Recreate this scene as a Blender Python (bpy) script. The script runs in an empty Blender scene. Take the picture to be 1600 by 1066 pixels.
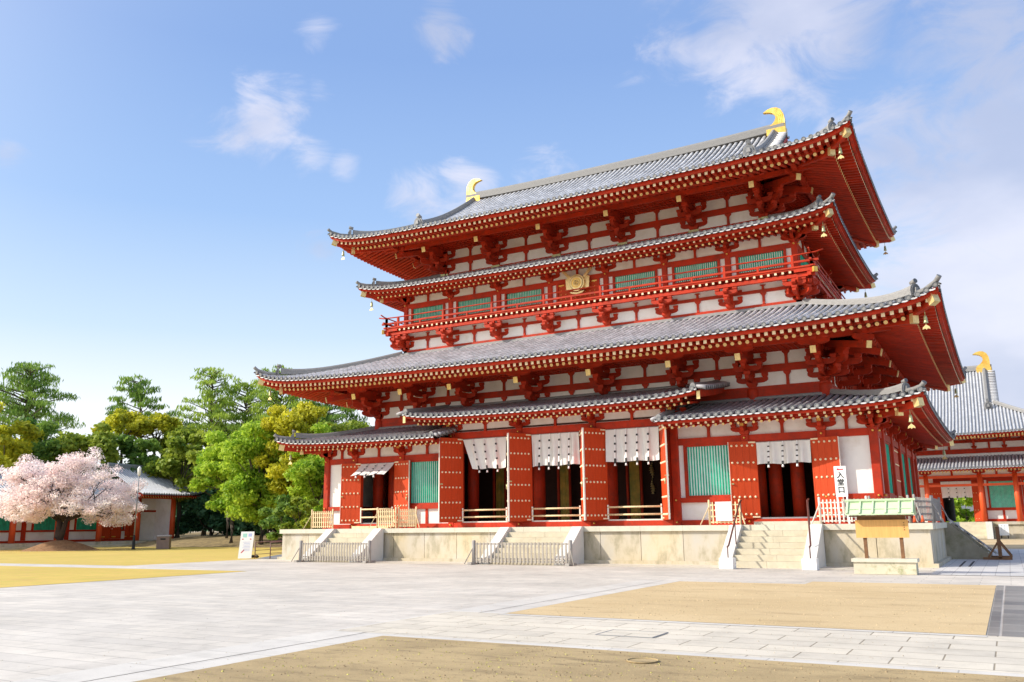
import bpy, math, random
import numpy as np
from mathutils import Matrix, Vector
R = math.radians
sc = bpy.context.scene
# ------------------------------------------------------------------ camera, sky, sun
CAM = Vector((17.653, -43.2606, 1.5654))
rt = Vector((0.870408, 0.492216, -0.010642)); up = Vector((0.112129, -0.177143, 0.977777)); fw = Vector((-0.479393, 0.852258, 0.209379))
cd = bpy.data.cameras.new("camera"); cam = bpy.data.objects.new("camera", cd); sc.collection.objects.link(cam)
M4 = Matrix.Identity(4)
for i in range(3):
    M4[i][0] = rt[i]; M4[i][1] = up[i]; M4[i][2] = -fw[i]; M4[i][3] = CAM[i]
cam.matrix_world = M4
cd.lens = 1347.1357 / 1600 * 36; cd.sensor_width = 36; cd.clip_end = 3000; cd.clip_start = .1
sc.camera = cam
SUNV = Vector((-1.35, -1.0, 1.12)).normalized()          # towards the sun
SUN_EL = math.asin(SUNV.z); SUN_ROT = math.atan2(SUNV.x, SUNV.y)
W = bpy.data.worlds.new("World"); sc.world = W; W.use_nodes = True
wn = W.node_tree; wn.nodes.clear()
def wnode(t, **k):
    n = wn.nodes.new(t)
    for a, b in k.items(): setattr(n, a, b)
    return n
def wl(a, b): wn.links.new(a, b)
sky = wnode('ShaderNodeTexSky', sky_type='NISHITA', sun_disc=False, sun_elevation=SUN_EL, sun_rotation=SUN_ROT)
sky.air_density = 1.0; sky.dust_density = .6; sky.ozone_density = 1.6; sky.altitude = 50
tc = wnode('ShaderNodeTexCoord'); sep = wnode('ShaderNodeSeparateXYZ'); wl(tc.outputs['Generated'], sep.inputs[0])
def wmath(op, a, b=None, c=None, clamp=False):
    n = wnode('ShaderNodeMath', operation=op); n.use_clamp = clamp
    for i, x in enumerate((a, b, c)):
        if x is None: continue
        if isinstance(x, (int, float)): n.inputs[i].default_value = x
        else: wl(x, n.inputs[i])
    return n.outputs[0]
def wmix(f, a, b):
    n = wnode('ShaderNodeMix', data_type='RGBA'); 
    if isinstance(f, float): n.inputs[0].default_value = f
    else: wl(f, n.inputs[0])
    for i, x in ((6, a), (7, b)):
        if isinstance(x, tuple): n.inputs[i].default_value = (*x, 1)
        else: wl(x, n.inputs[i])
    return n.outputs[2]
SKYK = 6.5                                                 # Nishita radiance level that clouds are measured in
def mapr(x, a, b, smooth=True):
    n = wnode('ShaderNodeMapRange', interpolation_type='SMOOTHSTEP' if smooth else 'LINEAR')
    wl(x, n.inputs[0]); n.inputs[1].default_value = a; n.inputs[2].default_value = b; return n.outputs[0]
# the hazy spring sky: physical sky blended with a paler band that whitens towards the horizon
def ramp(x, stops):
    n = wnode('ShaderNodeValToRGB'); wl(x, n.inputs[0]); e = n.color_ramp.elements
    while len(e) < len(stops): e.new(.5)
    for k, (p, c) in enumerate(stops): e[k].position = p; e[k].color = (*[q/8 for q in c], 1)
    v = wnode('ShaderNodeVectorMath', operation='SCALE'); wl(n.outputs[0], v.inputs[0]); v.inputs['Scale'].default_value = 8; return v.outputs[0]
pale = ramp(sep.outputs[2], [(0, (5.2, 5.3, 5.3)), (.12, (4.9, 5.1, 5.3)), (.21, (3.1, 3.9, 4.8)), (.34, (1.85, 2.8, 4.5)), (.50, (1.3, 2.1, 3.9)), (.68, (1.3, 2.0, 3.6)), (1, (2.2, 2.7, 3.6))])  # top stop: unseen zenith paled to add fill
mild = wmix(.92, sky.outputs[0], pale)
# clouds: soft noise, held to the parts of the sky where they hang
nz = wnode('ShaderNodeTexNoise'); nz.inputs['Scale'].default_value = 11; nz.inputs['Detail'].default_value = 12; nz.inputs['Roughness'].default_value = .62; nz.inputs['Distortion'].default_value = .7
mp = wnode('ShaderNodeMapping'); mp.inputs['Scale'].default_value = (1, 1, 1.9); wl(tc.outputs['Generated'], mp.inputs[0]); wl(mp.outputs[0], nz.inputs['Vector'])
CL = [((-.479,.700,.529),.05,.52),((-.460,.712,.520),.03,.40),((-.675,.606,.420),.06,.40),((-.655,.622,.440),.06,.50),((-.635,.640,.455),.045,.45),((-.612,.655,.462),.035,.36),((-.625,.668,.405),.05,.38),((-.600,.690,.392),.035,.40),((-.70,.585,.41),.05,.28),((-.586,.624,.518),.035,.35),
      ((-.137,.847,.514),.14,.55),((-.265,.817,.513),.09,.32),((.033,.892,.45),.15,.45),((.06,.885,.46),.12,.38),((-.03,.935,.355),.16,.5),((.06,.95,.31),.2,.62),((.02,.97,.24),.2,.55),
      ((-.541,.757,.365),.06,.42),((-.50,.78,.375),.06,.42),((-.65,.70,.305),.05,.36),((-.818,.445,.364),.03,.35),((-.58,.68,.45),.06,.2),((.0,.99,.15),.22,.6),((-.40,.83,.39),.08,.4)]
acc = None
for d, r, a in CL:
    v = Vector(d).normalized()
    dn = wnode('ShaderNodeVectorMath', operation='DISTANCE'); wl(tc.outputs['Generated'], dn.inputs[0]); dn.inputs[1].default_value = v
    g = mapr(dn.outputs['Value'], r*1.5, 0.0); g = wmath('MULTIPLY', g, a*1.25)
    acc = g if acc is None else wmath('MAXIMUM', acc, g)
m = wmath('ADD', wmath('SUBTRACT', nz.outputs[0], .80), acc)
m = mapr(m, .0, .38); m = wmath('MULTIPLY', m, .8)
nz2 = wnode('ShaderNodeTexNoise'); nz2.inputs['Scale'].default_value = 3.0; nz2.inputs['Detail'].default_value = 6; wl(mp.outputs[0], nz2.inputs['Vector'])
ccol = wmix(mapr(nz2.outputs[0], .35, .65), (2.5, 2.8, 3.75), (4.2, 4.2, 4.8))
fin = wmix(m, mild, ccol)
# unseen bright aureole added round the sun, behind the camera, to fill the eaves
sd = wnode('ShaderNodeVectorMath', operation='DISTANCE'); wl(tc.outputs['Generated'], sd.inputs[0]); sd.inputs[1].default_value = SUNV
gl = wmath('POWER', mapr(sd.outputs['Value'], 1.15, 0.0), 1.3)
fin = wmix(gl, fin, (11.5, 10.8, 9.6))
bg = wnode('ShaderNodeBackground'); wl(fin, bg.inputs[0]); bg.inputs[1].default_value = .15
wo = wnode('ShaderNodeOutputWorld'); wl(bg.outputs[0], wo.inputs[0])
sl = bpy.data.lights.new("sun", 'SUN'); sl.energy = 3.45; sl.angle = R(.6); sl.color = (1, .93, .82)
so = bpy.data.objects.new("sun", sl); sc.collection.objects.link(so); so.rotation_euler = SUNV.to_track_quat('Z', 'Y').to_euler()
so.location = (-30, -30, 60)
sc.view_settings.view_transform = 'Standard'; sc.view_settings.look = 'None'; sc.view_settings.gamma = 1; sc.view_settings.exposure = .53
sc.render.resolution_x = 1024; sc.render.resolution_y = 682
sc.render.engine = 'CYCLES'
sc.cycles.max_bounces = 6

# ------------------------------------------------------------------ materials
def newmat(name):
    m = bpy.data.materials.new(name); m.use_nodes = True
    nt = m.node_tree; b = nt.nodes['Principled BSDF']
    return m, nt, b
def N(nt, t, **k):
    n = nt.nodes.new(t)
    for a, v in k.items(): setattr(n, a, v)
    return n
def mat(name, col, rough=.6, metal=0., var=.12, scale=3., bump=0., bscale=30., attr=0., hue=None, stretch=(1,1,1), dirt=None, spec=None):
    m, nt, b = newmat(name)
    b.inputs['Roughness'].default_value = rough; b.inputs['Metallic'].default_value = metal
    if spec is not None: b.inputs['Specular IOR Level'].default_value = spec
    tcn = N(nt, 'ShaderNodeTexCoord'); mpn = N(nt, 'ShaderNodeMapping'); mpn.inputs['Scale'].default_value = stretch
    nt.links.new(tcn.outputs['Object'], mpn.inputs[0])
    nz = N(nt, 'ShaderNodeTexNoise'); nz.inputs['Scale'].default_value = scale; nz.inputs['Detail'].default_value = 6; nz.inputs['Roughness'].default_value = .6
    nt.links.new(mpn.outputs[0], nz.inputs['Vector'])
    mx = N(nt, 'ShaderNodeMix', data_type='RGBA')
    c2 = hue if hue else tuple(min(1, x*(1+var)) for x in col)
    c1 = tuple(x*(1-var) for x in col)
    mr = N(nt, 'ShaderNodeMapRange'); mr.inputs[1].default_value = .3; mr.inputs[2].default_value = .7
    nt.links.new(nz.outputs[0], mr.inputs[0]); nt.links.new(mr.outputs[0], mx.inputs[0])
    mx.inputs[6].default_value = (*c1, 1); mx.inputs[7].default_value = (*c2, 1)
    out = mx.outputs[2]
    if dirt:
        n2 = N(nt, 'ShaderNodeTexNoise'); n2.inputs['Scale'].default_value = dirt[1]; n2.inputs['Detail'].default_value = 8; n2.inputs['Roughness'].default_value = .65
        nt.links.new(mpn.outputs[0], n2.inputs['Vector'])
        r2 = N(nt, 'ShaderNodeMapRange', interpolation_type='SMOOTHSTEP'); r2.inputs[1].default_value = dirt[2]; r2.inputs[2].default_value = dirt[3]; r2.inputs[4].default_value = dirt[4]
        nt.links.new(n2.outputs[0], r2.inputs[0])
        m3 = N(nt, 'ShaderNodeMix', data_type='RGBA'); nt.links.new(r2.outputs[0], m3.inputs[0]); nt.links.new(out, m3.inputs[6]); m3.inputs[7].default_value = (*dirt[0], 1)
        out = m3.outputs[2]
    if attr:
        at = N(nt, 'ShaderNodeAttribute', attribute_name='rnd'); ma = N(nt, 'ShaderNodeMapRange'); ma.inputs[3].default_value = 1-attr; ma.inputs[4].default_value = 1+attr
        nt.links.new(at.outputs['Fac'], ma.inputs[0]); vm = N(nt, 'ShaderNodeVectorMath', operation='SCALE')
        nt.links.new(out, vm.inputs[0]); nt.links.new(ma.outputs[0], vm.inputs['Scale']); out = vm.outputs[0]
    nt.links.new(out, b.inputs['Base Color'])
    if bump:
        nb = N(nt, 'ShaderNodeTexNoise'); nb.inputs['Scale'].default_value = bscale; nb.inputs['Detail'].default_value = 5
        nt.links.new(mpn.outputs[0], nb.inputs['Vector'])
        bp = N(nt, 'ShaderNodeBump'); bp.inputs['Strength'].default_value = bump; bp.inputs['Distance'].default_value = .02
        nt.links.new(nb.outputs[0], bp.inputs['Height']); nt.links.new(bp.outputs[0], b.inputs['Normal'])
    return m
RED = mat('vermilion_paint', (.50, .034, .008), .6, var=.18, scale=1.1, dirt=((.25, .035, .016), 3.0, .42, .72, .7), bump=.15, bscale=12, spec=.25, attr=.09)
REDD = mat('vermilion_door_paint', (.56, .058, .010), .6, var=.12, scale=2.0, stretch=(6, 6, .6), dirt=((.36, .05, .02), 2.0, .5, .8, .6), bump=.3, bscale=9, spec=.25)
ORANGE = mat('orange_vermilion_paint', (.78, .10, .02), .5, var=.1, scale=1.5)
WHITE = mat('lime_plaster', (.92, .90, .85), .85, var=.04, scale=1.2, dirt=((.66, .60, .50), 1.1, .45, .8, .6), bump=.1)
GREEN = mat('green_window_bars', (.03, .54, .36), .5, var=.25, scale=4, attr=.15)
GREENB = mat('pale_green_backing', (.80, .90, .85), .7, var=.1)
GOLD = mat('gilt_metal', (.86, .66, .30), .38, metal=.5, var=.15, scale=8, dirt=((.5, .36, .1), 6, .5, .8, .5))
GILT = mat('gilded_bronze', (.86, .56, .13), .38, metal=.55, var=.2, scale=3, dirt=((.75, .36, .04), 1.6, .45, .7, .8), bump=.3, bscale=7)
YEL = mat('ochre_end_paint', (.86, .62, .26), .6, var=.2, scale=9)
CREAM = mat('cream_end_paint', (.88, .72, .47), .6, var=.18, scale=9)
TILE = mat('grey_roof_tiles', (.62, .61, .615), .45, var=.14, scale=.9, attr=.19, dirt=((.30, .30, .29), 1.8, .45, .75, .65), bump=.2, bscale=8)
TILED = mat('dark_roof_tiles', (.12, .125, .135), .5, var=.25, scale=6, attr=.3)
RIDGE = mat('ridge_tiles', (.25, .245, .24), .6, var=.2, scale=5, attr=.15, stretch=(1, 1, 9))
PAN = mat('shaded_pan_tiles', (.11, .112, .118), .6, var=.3, scale=2, attr=.3)  # pan tiles darkened: self-shade between cover rows is put into the colour
STONE = mat('platform_stone', (.56, .53, .48), .8, var=.06, scale=.9, hue=(.60, .48, .28), dirt=((.30, .27, .19), 1.8, .45, .70, .85), attr=.07, bump=.25, bscale=18, stretch=(1, 1, .45))
STONEC = mat('coping_stone', (.62, .575, .46), .8, var=.1, scale=2, dirt=((.45, .42, .33), 3, .5, .8, .6), bump=.2)
STEPS = mat('step_stone', (.57, .51, .38), .8, var=.12, scale=2.2, dirt=((.5, .40, .25), 2.4, .5, .75, .6), bump=.2)
CHEEK = mat('pale_cheek_stone', (.68, .665, .63), .75, var=.06, scale=2, dirt=((.55, .52, .45), 3, .55, .8, .5), bump=.15)
WOODP = mat('fresh_pale_timber', (.80, .62, .36), .7, var=.2, scale=5, stretch=(3, 3, .6))
WOODW = mat('whitewashed_timber', (.82, .76, .66), .7, var=.12, scale=5, stretch=(3, 3, .6))
WOODGL = mat('bleached_grey_timber', (.36, .32, .275), .85, var=.25, scale=6, stretch=(3, 3, .5))
WOODG = mat('weathered_grey_timber', (.36, .33, .30), .85, var=.3, scale=6, stretch=(3, 3, .5))
WOODB = mat('brown_timber', (.20, .095, .04), .75, var=.3, scale=5)
CLOTH = mat('white_curtain_cloth', (.80, .78, .74), .9, var=.05, scale=3)
BLACK = mat('black_trim', (.02, .02, .02), .7)
DARK = mat('dark_interior', (.07, .03, .022), .9)  # near-black brown: the unlit look of the rooms is put into the colour
STEEL = mat('painted_steel', (.13, .05, .04), .45)
WP = mat('white_painted_board', (.86, .86, .84), .6, var=.03)
REDM = mat('red_mark', (.60, .02, .03), .6)
COPPER = mat('green_copper', (.52, .66, .42), .6, var=.12, scale=4, dirt=((.40, .54, .36), 4, .5, .75, .6))
BOARD = mat('honey_timber_board', (.74, .40, .12), .7, var=.1, scale=4, stretch=(6, 6, .5))
BROCADE = mat('green_gold_brocade', (.26, .30, .04), .6, var=.3, scale=1.5, hue=(.70, .38, .05))
BRONZE = mat('bronze_bell', (.50, .52, .26), .4, metal=.5, var=.3, scale=20)
GREYM = mat('grey_metal', (.30, .30, .31), .5, metal=.3)
BARK = mat('grey_brown_bark', (.11, .085, .065), .9, var=.35, scale=4, bump=.6, bscale=6, stretch=(2, 2, .5))
BARKD = mat('dark_bark', (.05, .035, .03), .9, var=.3, scale=4, bump=.5, bscale=6)
SOIL = mat('bark_mulch', (.24, .12, .055), .95, var=.4, scale=3, dirt=((.40, .25, .12), 14, .45, .6, .9), bump=1., bscale=14)
LITTER = mat('leaf_litter', (.30, .22, .10), .95, var=.35, scale=.8, dirt=((.13, .09, .045), 2.5, .4, .65, .8), bump=.6, bscale=6)

# ------------------------------------------------------------------ mesh helpers
COL = sc.collection
rng = random.Random(7)
def tag(o, label=None, cat=None, group=None, kind=None):
    if label: o['label'] = label
    if cat: o['category'] = cat
    if group: o['group'] = group
    if kind: o['kind'] = kind
    return o
def empty(name, loc=(0, 0, 0), rz=0., label=None, cat=None, group=None):
    o = bpy.data.objects.new(name, None); COL.objects.link(o); o.location = loc; o.rotation_euler = (0, 0, rz); o.empty_display_size = .3
    return tag(o, label, cat, group)
def put(o, parent, loc=None, rz=None):
    COL.objects.link(o); o.parent = parent
    if loc is not None: o.location = loc
    if rz is not None: o.rotation_euler = (0, 0, rz)
    return o
def copy_tree(o, parent=None):
    c = o.copy(); COL.objects.link(c); c.parent = parent
    for ch in list(o.children): copy_tree(ch, c)
    return c
ident = lambda x, y, z: (x, y, z)
SIDE = {'F': lambda s, d, z: (s, -d, z), 'R': lambda s, d, z: (d, s, z), 'B': lambda s, d, z: (-s, d, z), 'L': lambda s, d, z: (-d, -s, z)}
SROT = {'F': 0, 'R': math.pi/2, 'B': math.pi, 'L': -math.pi/2}
class MB:
    def __init__(s, T=ident): s.v = []; s.f = []; s.m = []; s.r = []; s.sm = []; s.T = T
    def add(s, vs, fs, m=0, smooth=False, r=None):
        b = len(s.v); s.v += [s.T(*p) for p in vs]
        if r is None: r = rng.random()
        for f in fs: s.f.append([b+i for i in f]); s.m.append(m); s.sm.append(smooth); s.r.append(r)
    def box(s, x0, x1, y0, y1, z0, z1, m=0):
        s.add([(x0,y0,z0),(x1,y0,z0),(x1,y1,z0),(x0,y1,z0),(x0,y0,z1),(x1,y0,z1),(x1,y1,z1),(x0,y1,z1)],
              [(0,3,2,1),(4,5,6,7),(0,1,5,4),(1,2,6,5),(2,3,7,6),(3,0,4,7)], m)
    def taper(s, cx, cy, z0, z1, w0, w1, d0=None, d1=None, m=0):
        d0 = w0 if d0 is None else d0; d1 = w1 if d1 is None else d1
        a = [(cx+i*w0/2, cy+j*d0/2, z0) for i, j in ((-1,-1),(1,-1),(1,1),(-1,1))]; b = [(cx+i*w1/2, cy+j*d1/2, z1) for i, j in ((-1,-1),(1,-1),(1,1),(-1,1))]
        s.add(a+b, [(0,3,2,1),(4,5,6,7),(0,1,5,4),(1,2,6,5),(2,3,7,6),(3,0,4,7)], m)
    def beam(s, p, q, w, h, m=0, m2=None, end=.0):
        """box from p to q, w wide (horizontal), h high, centred; optional end colour on the far face"""
        p = Vector(p); q = Vector(q); t = (q-p).normalized(); sd = t.cross(Vector((0,0,1)))
        sd = sd.normalized() if sd.length > 1e-5 else Vector((1,0,0)); u = sd.cross(t).normalized()
        vs = [tuple(c + sd*(i*w/2) + u*(j*h/2)) for c in (p, q) for i, j in ((-1,-1),(1,-1),(1,1),(-1,1))]
        s.add(vs, [(3,2,1,0),(0,1,5,4),(1,2,6,5),(2,3,7,6),(3,0,4,7)], m); 
        b = len(s.v)-8; s.f.append([b+4,b+5,b+6,b+7]); s.m.append(m if m2 is None else m2); s.sm.append(False); s.r.append(rng.random())
    def tube(s, pts, rad, n=8, m=0, caps=True, smooth=True, m2=None):
        pts = [Vector(p) for p in pts]; k = len(pts)
        rad = rad if isinstance(rad, (list, tuple)) else [rad]*k
        b = []; 
        for i, p in enumerate(pts):
            t = (pts[min(i+1, k-1)] - pts[max(i-1, 0)]).normalized()
            a = t.cross(Vector((0,0,1)));  a = a.normalized() if a.length > 1e-4 else Vector((1,0,0)); c = a.cross(t)
            b += [tuple(p + (a*math.cos(2*math.pi*j/n) + c*math.sin(2*math.pi*j/n))*rad[i]) for j in range(n)]
        fs = [(i*n+j, i*n+(j+1) % n, (i+1)*n+(j+1) % n, (i+1)*n+j) for i in range(k-1) for j in range(n)]
        s.add(b, fs, m, smooth)
        if caps:
            o = len(s.v)-len(b)
            for g, mm in ((list(range(n))[::-1], m), ([(k-1)*n+j for j in range(n)], m if m2 is None else m2)):
                s.f.append([o+i for i in g]); s.m.append(mm); s.sm.append(False); s.r.append(rng.random())
    def prism(s, poly, f3, m=0, t0=0., t1=1., smooth=False):
        """poly of (a,b); f3(a,b,t) -> xyz, extruded t0..t1"""
        n = len(poly); vs = [f3(a, b, t0) for a, b in poly] + [f3(a, b, t1) for a, b in poly]
        s.add(vs, [tuple(range(n))[::-1], tuple(range(n, 2*n))] + [(i, (i+1) % n, n+(i+1) % n, n+i) for i in range(n)], m, smooth)
    def grid(s, P, m=0, smooth=True, rf=None):
        """P[i][j] points"""
        ni, nj = len(P), len(P[0]); b = len(s.v)
        s.v += [s.T(*p) for row in P for p in row]
        for i in range(ni-1):
            for j in range(nj-1):
                s.f.append([b+i*nj+j, b+(i+1)*nj+j, b+(i+1)*nj+j+1, b+i*nj+j+1]); s.m.append(m); s.sm.append(smooth); s.r.append(rng.random())
    def build(s, name, mats, parent=None, label=None, cat=None, group=None, kind=None, loc=None, rz=None, link=True):
        me = bpy.data.meshes.new(name); me.from_pydata(s.v, [], s.f)
        for mm in (mats if isinstance(mats, (list, tuple)) else [mats]): me.materials.append(mm)
        me.polygons.foreach_set('material_index', s.m); me.polygons.foreach_set('use_smooth', s.sm)
        a = me.attributes.new('rnd', 'FLOAT', 'FACE'); a.data.foreach_set('value', s.r)
        me.update()
        o = bpy.data.objects.new(name, me)
        if link: put(o, parent, loc, rz)
        return tag(o, label, cat, group, kind)
def inst(me, name, parent, loc, rz=0., scale=None):
    o = bpy.data.objects.new(name, me); put(o, parent, loc, rz)
    if scale: o.scale = scale
    return o
def text_mesh(body, size, name, m, parent, loc, rot, depth=.004):
    cu = bpy.data.curves.new('glyphs', 'FONT'); cu.body = body; cu.size = size; cu.align_x = 'CENTER'; cu.align_y = 'CENTER'; cu.extrude = depth; cu.offset = .0055 if body != '堂' else 0; cu.space_line = 1.02
    t = bpy.data.objects.new('glyphs', cu); COL.objects.link(t)
    dg = bpy.context.evaluated_depsgraph_get(); me = bpy.data.meshes.new_from_object(t.evaluated_get(dg)); me.name = name
    bpy.data.objects.remove(t); me.materials.clear(); me.materials.append(m)
    o = bpy.data.objects.new(name, me); put(o, parent, loc); o.rotation_euler = rot
    return o

# ------------------------------------------------------------------ ground
def sheet(name, x0, x1, y0, y1, z, m, n=1):
    b = MB(); b.add([(x0,y0,z),(x1,y0,z),(x1,y1,z),(x0,y1,z)], [(0,1,2,3)]); return b.build(name, m, kind='structure')
def slab_mat(name, c1, c2, mortar, bw, bh, ms, rot=0., rough=.7, off=.5, varn=.08, bias=0.):
    m, nt, b = newmat(name); b.inputs['Roughness'].default_value = rough
    tcn = N(nt, 'ShaderNodeTexCoord'); mpn = N(nt, 'ShaderNodeMapping'); mpn.inputs['Rotation'].default_value = (0, 0, rot); nt.links.new(tcn.outputs['Object'], mpn.inputs[0])
    br = N(nt, 'ShaderNodeTexBrick'); br.offset = off; br.inputs['Scale'].default_value = 1; br.inputs['Brick Width'].default_value = bw; br.inputs['Row Height'].default_value = bh; br.inputs['Mortar Size'].default_value = ms
    br.inputs['Color1'].default_value = (*c1, 1); br.inputs['Color2'].default_value = (*c2, 1); br.inputs['Mortar'].default_value = (*mortar, 1); br.inputs['Mortar Smooth'].default_value = .4; br.inputs['Bias'].default_value = bias
    nt.links.new(mpn.outputs[0], br.inputs['Vector'])
    nz = N(nt, 'ShaderNodeTexNoise'); nz.inputs['Scale'].default_value = .35; nz.inputs['Detail'].default_value = 9; nz.inputs['Roughness'].default_value = .62; nt.links.new(tcn.outputs['Object'], nz.inputs['Vector'])
    mr = N(nt, 'ShaderNodeMapRange'); mr.inputs[1].default_value = .3; mr.inputs[2].default_value = .7; mr.inputs[3].default_value = 1-varn*1.4; mr.inputs[4].default_value = 1+varn; nt.links.new(nz.outputs[0], mr.inputs[0])
    n3 = N(nt, 'ShaderNodeTexNoise'); n3.inputs['Scale'].default_value = 60; n3.inputs['Detail'].default_value = 3; nt.links.new(tcn.outputs['Object'], n3.inputs['Vector'])
    m3 = N(nt, 'ShaderNodeMapRange'); m3.inputs[3].default_value = .9; m3.inputs[4].default_value = 1.1; nt.links.new(n3.outputs[0], m3.inputs[0])
    mu = N(nt, 'ShaderNodeMath', operation='MULTIPLY'); nt.links.new(mr.outputs[0], mu.inputs[0]); nt.links.new(m3.outputs[0], mu.inputs[1])
    n4 = N(nt, 'ShaderNodeTexNoise'); n4.inputs['Scale'].default_value = 1.7; n4.inputs['Detail'].default_value = 10; n4.inputs['Roughness'].default_value = .75; nt.links.new(tcn.outputs['Object'], n4.inputs['Vector'])
    m4 = N(nt, 'ShaderNodeMapRange', interpolation_type='SMOOTHSTEP'); m4.inputs[1].default_value = .42; m4.inputs[2].default_value = .72; m4.inputs[3].default_value = 1.03; m4.inputs[4].default_value = .84; nt.links.new(n4.outputs[0], m4.inputs[0])
    mu2 = N(nt, 'ShaderNodeMath', operation='MULTIPLY'); nt.links.new(mu.outputs[0], mu2.inputs[0]); nt.links.new(m4.outputs[0], mu2.inputs[1]); mu = mu2
    vm = N(nt, 'ShaderNodeVectorMath', operation='SCALE'); nt.links.new(br.outputs['Color'], vm.inputs[0]); nt.links.new(mu.outputs[0], vm.inputs['Scale'])
    nt.links.new(vm.outputs[0], b.inputs['Base Color'])
    bp = N(nt, 'ShaderNodeBump'); bp.inputs['Strength'].default_value = .3; bp.inputs['Distance'].default_value = .01; bp.invert = True; nt.links.new(br.outputs['Fac'], bp.inputs['Height']); nt.links.new(bp.outputs[0], b.inputs['Normal'])
    return m
def sand_mat(name, c1, c2, dk, s1=.25, grass=None):
    m, nt, b = newmat(name); b.inputs['Roughness'].default_value = .95
    tcn = N(nt, 'ShaderNodeTexCoord')
    def nz(sc_, det, r=.6, st=None):
        n = N(nt, 'ShaderNodeTexNoise'); n.inputs['Scale'].default_value = sc_; n.inputs['Detail'].default_value = det; n.inputs['Roughness'].default_value = r
        if st:
            mpn = N(nt, 'ShaderNodeMapping'); mpn.inputs['Scale'].default_value = st; nt.links.new(tcn.outputs['Object'], mpn.inputs[0]); nt.links.new(mpn.outputs[0], n.inputs['Vector'])
        else: nt.links.new(tcn.outputs['Object'], n.inputs['Vector'])
        return n.outputs[0]
    def mix(f, a, c, lo, hi, k=1.):
        r = N(nt, 'ShaderNodeMapRange', interpolation_type='SMOOTHSTEP'); r.inputs[1].default_value = lo; r.inputs[2].default_value = hi; r.inputs[4].default_value = k; nt.links.new(f, r.inputs[0])
        x = N(nt, 'ShaderNodeMix', data_type='RGBA'); nt.links.new(r.outputs[0], x.inputs[0])
        if isinstance(a, tuple): x.inputs[6].default_value = (*a, 1)
        else: nt.links.new(a, x.inputs[6])
        x.inputs[7].default_value = (*c, 1); return x.outputs[2]
    o = mix(nz(s1, 7, .6), c1, c2, .3, .7)
    o = mix(nz(s1*3, 9, .68, (.7, 2.2, 1)), o, dk, .48, .72, .8)
    o = mix(nz(18, 4, .7), o, tuple(x*.55 for x in dk), .58, .72, .45)
    o = mix(nz(70, 2, .6), o, tuple(min(1, x*1.35) for x in c1), .55, .75, .35)
    if grass: o = mix(nz(1.3, 8, .7), o, grass, .45, .7, .75)
    nt.links.new(o, b.inputs['Base Color'])
    bp = N(nt, 'ShaderNodeBump'); bp.inputs['Strength'].default_value = .5; bp.inputs['Distance'].default_value = .02; nt.links.new(nz(25, 6, .7), bp.inputs['Height']); nt.links.new(bp.outputs[0], b.inputs['Normal'])
    return m
PLAZA = slab_mat('plaza_slabs', (.62, .57, .505), (.545, .505, .455), (.40, .37, .33), 1.4, .42, .014, varn=.13)
PATH = slab_mat('path_slabs', (.66, .60, .50), (.58, .53, .45), (.27, .23, .17), 1.05, .52, .012, varn=.10)
BAND = slab_mat('kerb_slabs', (.62, .585, .535), (.57, .54, .50), (.38, .36, .33), 2.0, 1.2, .01, varn=.05)
DARKSLAB = slab_mat('dark_slabs', (.13, .125, .115), (.27, .25, .22), (.46, .43, .39), .9, .62, .020, rot=math.pi/2, rough=.35, varn=.3)
SAND = sand_mat('yellow_sand', (.60, .455, .26), (.51, .375, .20), (.38, .27, .145))
SAND2 = sand_mat('brown_sand', (.45, .335, .175), (.32, .235, .12), (.17, .125, .065), .6)
GRASS = sand_mat('dry_lawn', (.60, .43, .10), (.52, .38, .08), (.50, .32, .10), .15, grass=(.44, .38, .06))
EARTH = sand_mat('earth', (.40, .33, .22), (.33, .27, .17), (.24, .19, .12), .1)
sheet('ground', -900, 900, -400, 1400, -.03, EARTH)
sheet('paving', -17, 60, -70, 34, -.008, PLAZA)
sheet('paved_path', -120, -17, -19.0, -17.0, -.012, PLAZA)
sheet('lawn', -140, -17, -17.0, 26, -.018, GRASS)
sheet('lawn', -70, -7.5, -60, -19.0, -.002, GRASS)
sheet('paving', 8.2, 8.9, -70, -19.0, -.0035, BAND)
sheet('kerb', 8.95, 9.42, -70, -18.9, -.0032, BAND)
sheet('paved_path', 8.3, 60, -32.38, -29.05, -.0025, PATH)
sheet('paving', 17.2, 18.6, -29.05, -18.2, -.0015, DARKSLAB)
sheet('paving', 18.6, 60, -29.05, -18.2, -.0005, DARKSLAB)
sheet('kerb', 9.4, 60, -32.62, -32.40, .0015, BAND)
sheet('kerb', 9.4, 17.2, -29.27, -29.07, .0018, BAND)
b = MB(); b.add([(9.46,-29.05,.003),(17.18,-29.05,.003),(17.18,-18.25,.003),(12.83,-18.25,.003),(12.83,-19.35,.003),(9.46,-19.35,.003)], [(0,1,2,3,4,5)]); b.build('sand_bed', SAND, kind='structure')
sheet('sand_bed', 9.44, 60, -70, -32.62, .004, SAND2)
sheet('kerb', -17, 16.3, -11.98, -9.4, -.004, PATH)
sheet('paving', 15.4, 22, -14, 12, .0035, slab_mat('long_grey_slabs', (.60,.585,.57), (.54,.53,.52), (.36,.35,.35), 3.2, .38, .012, rot=math.pi/2, varn=.08))
sheet('courtyard', 10, 80, 14, 40, -.001, SAND)
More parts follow.
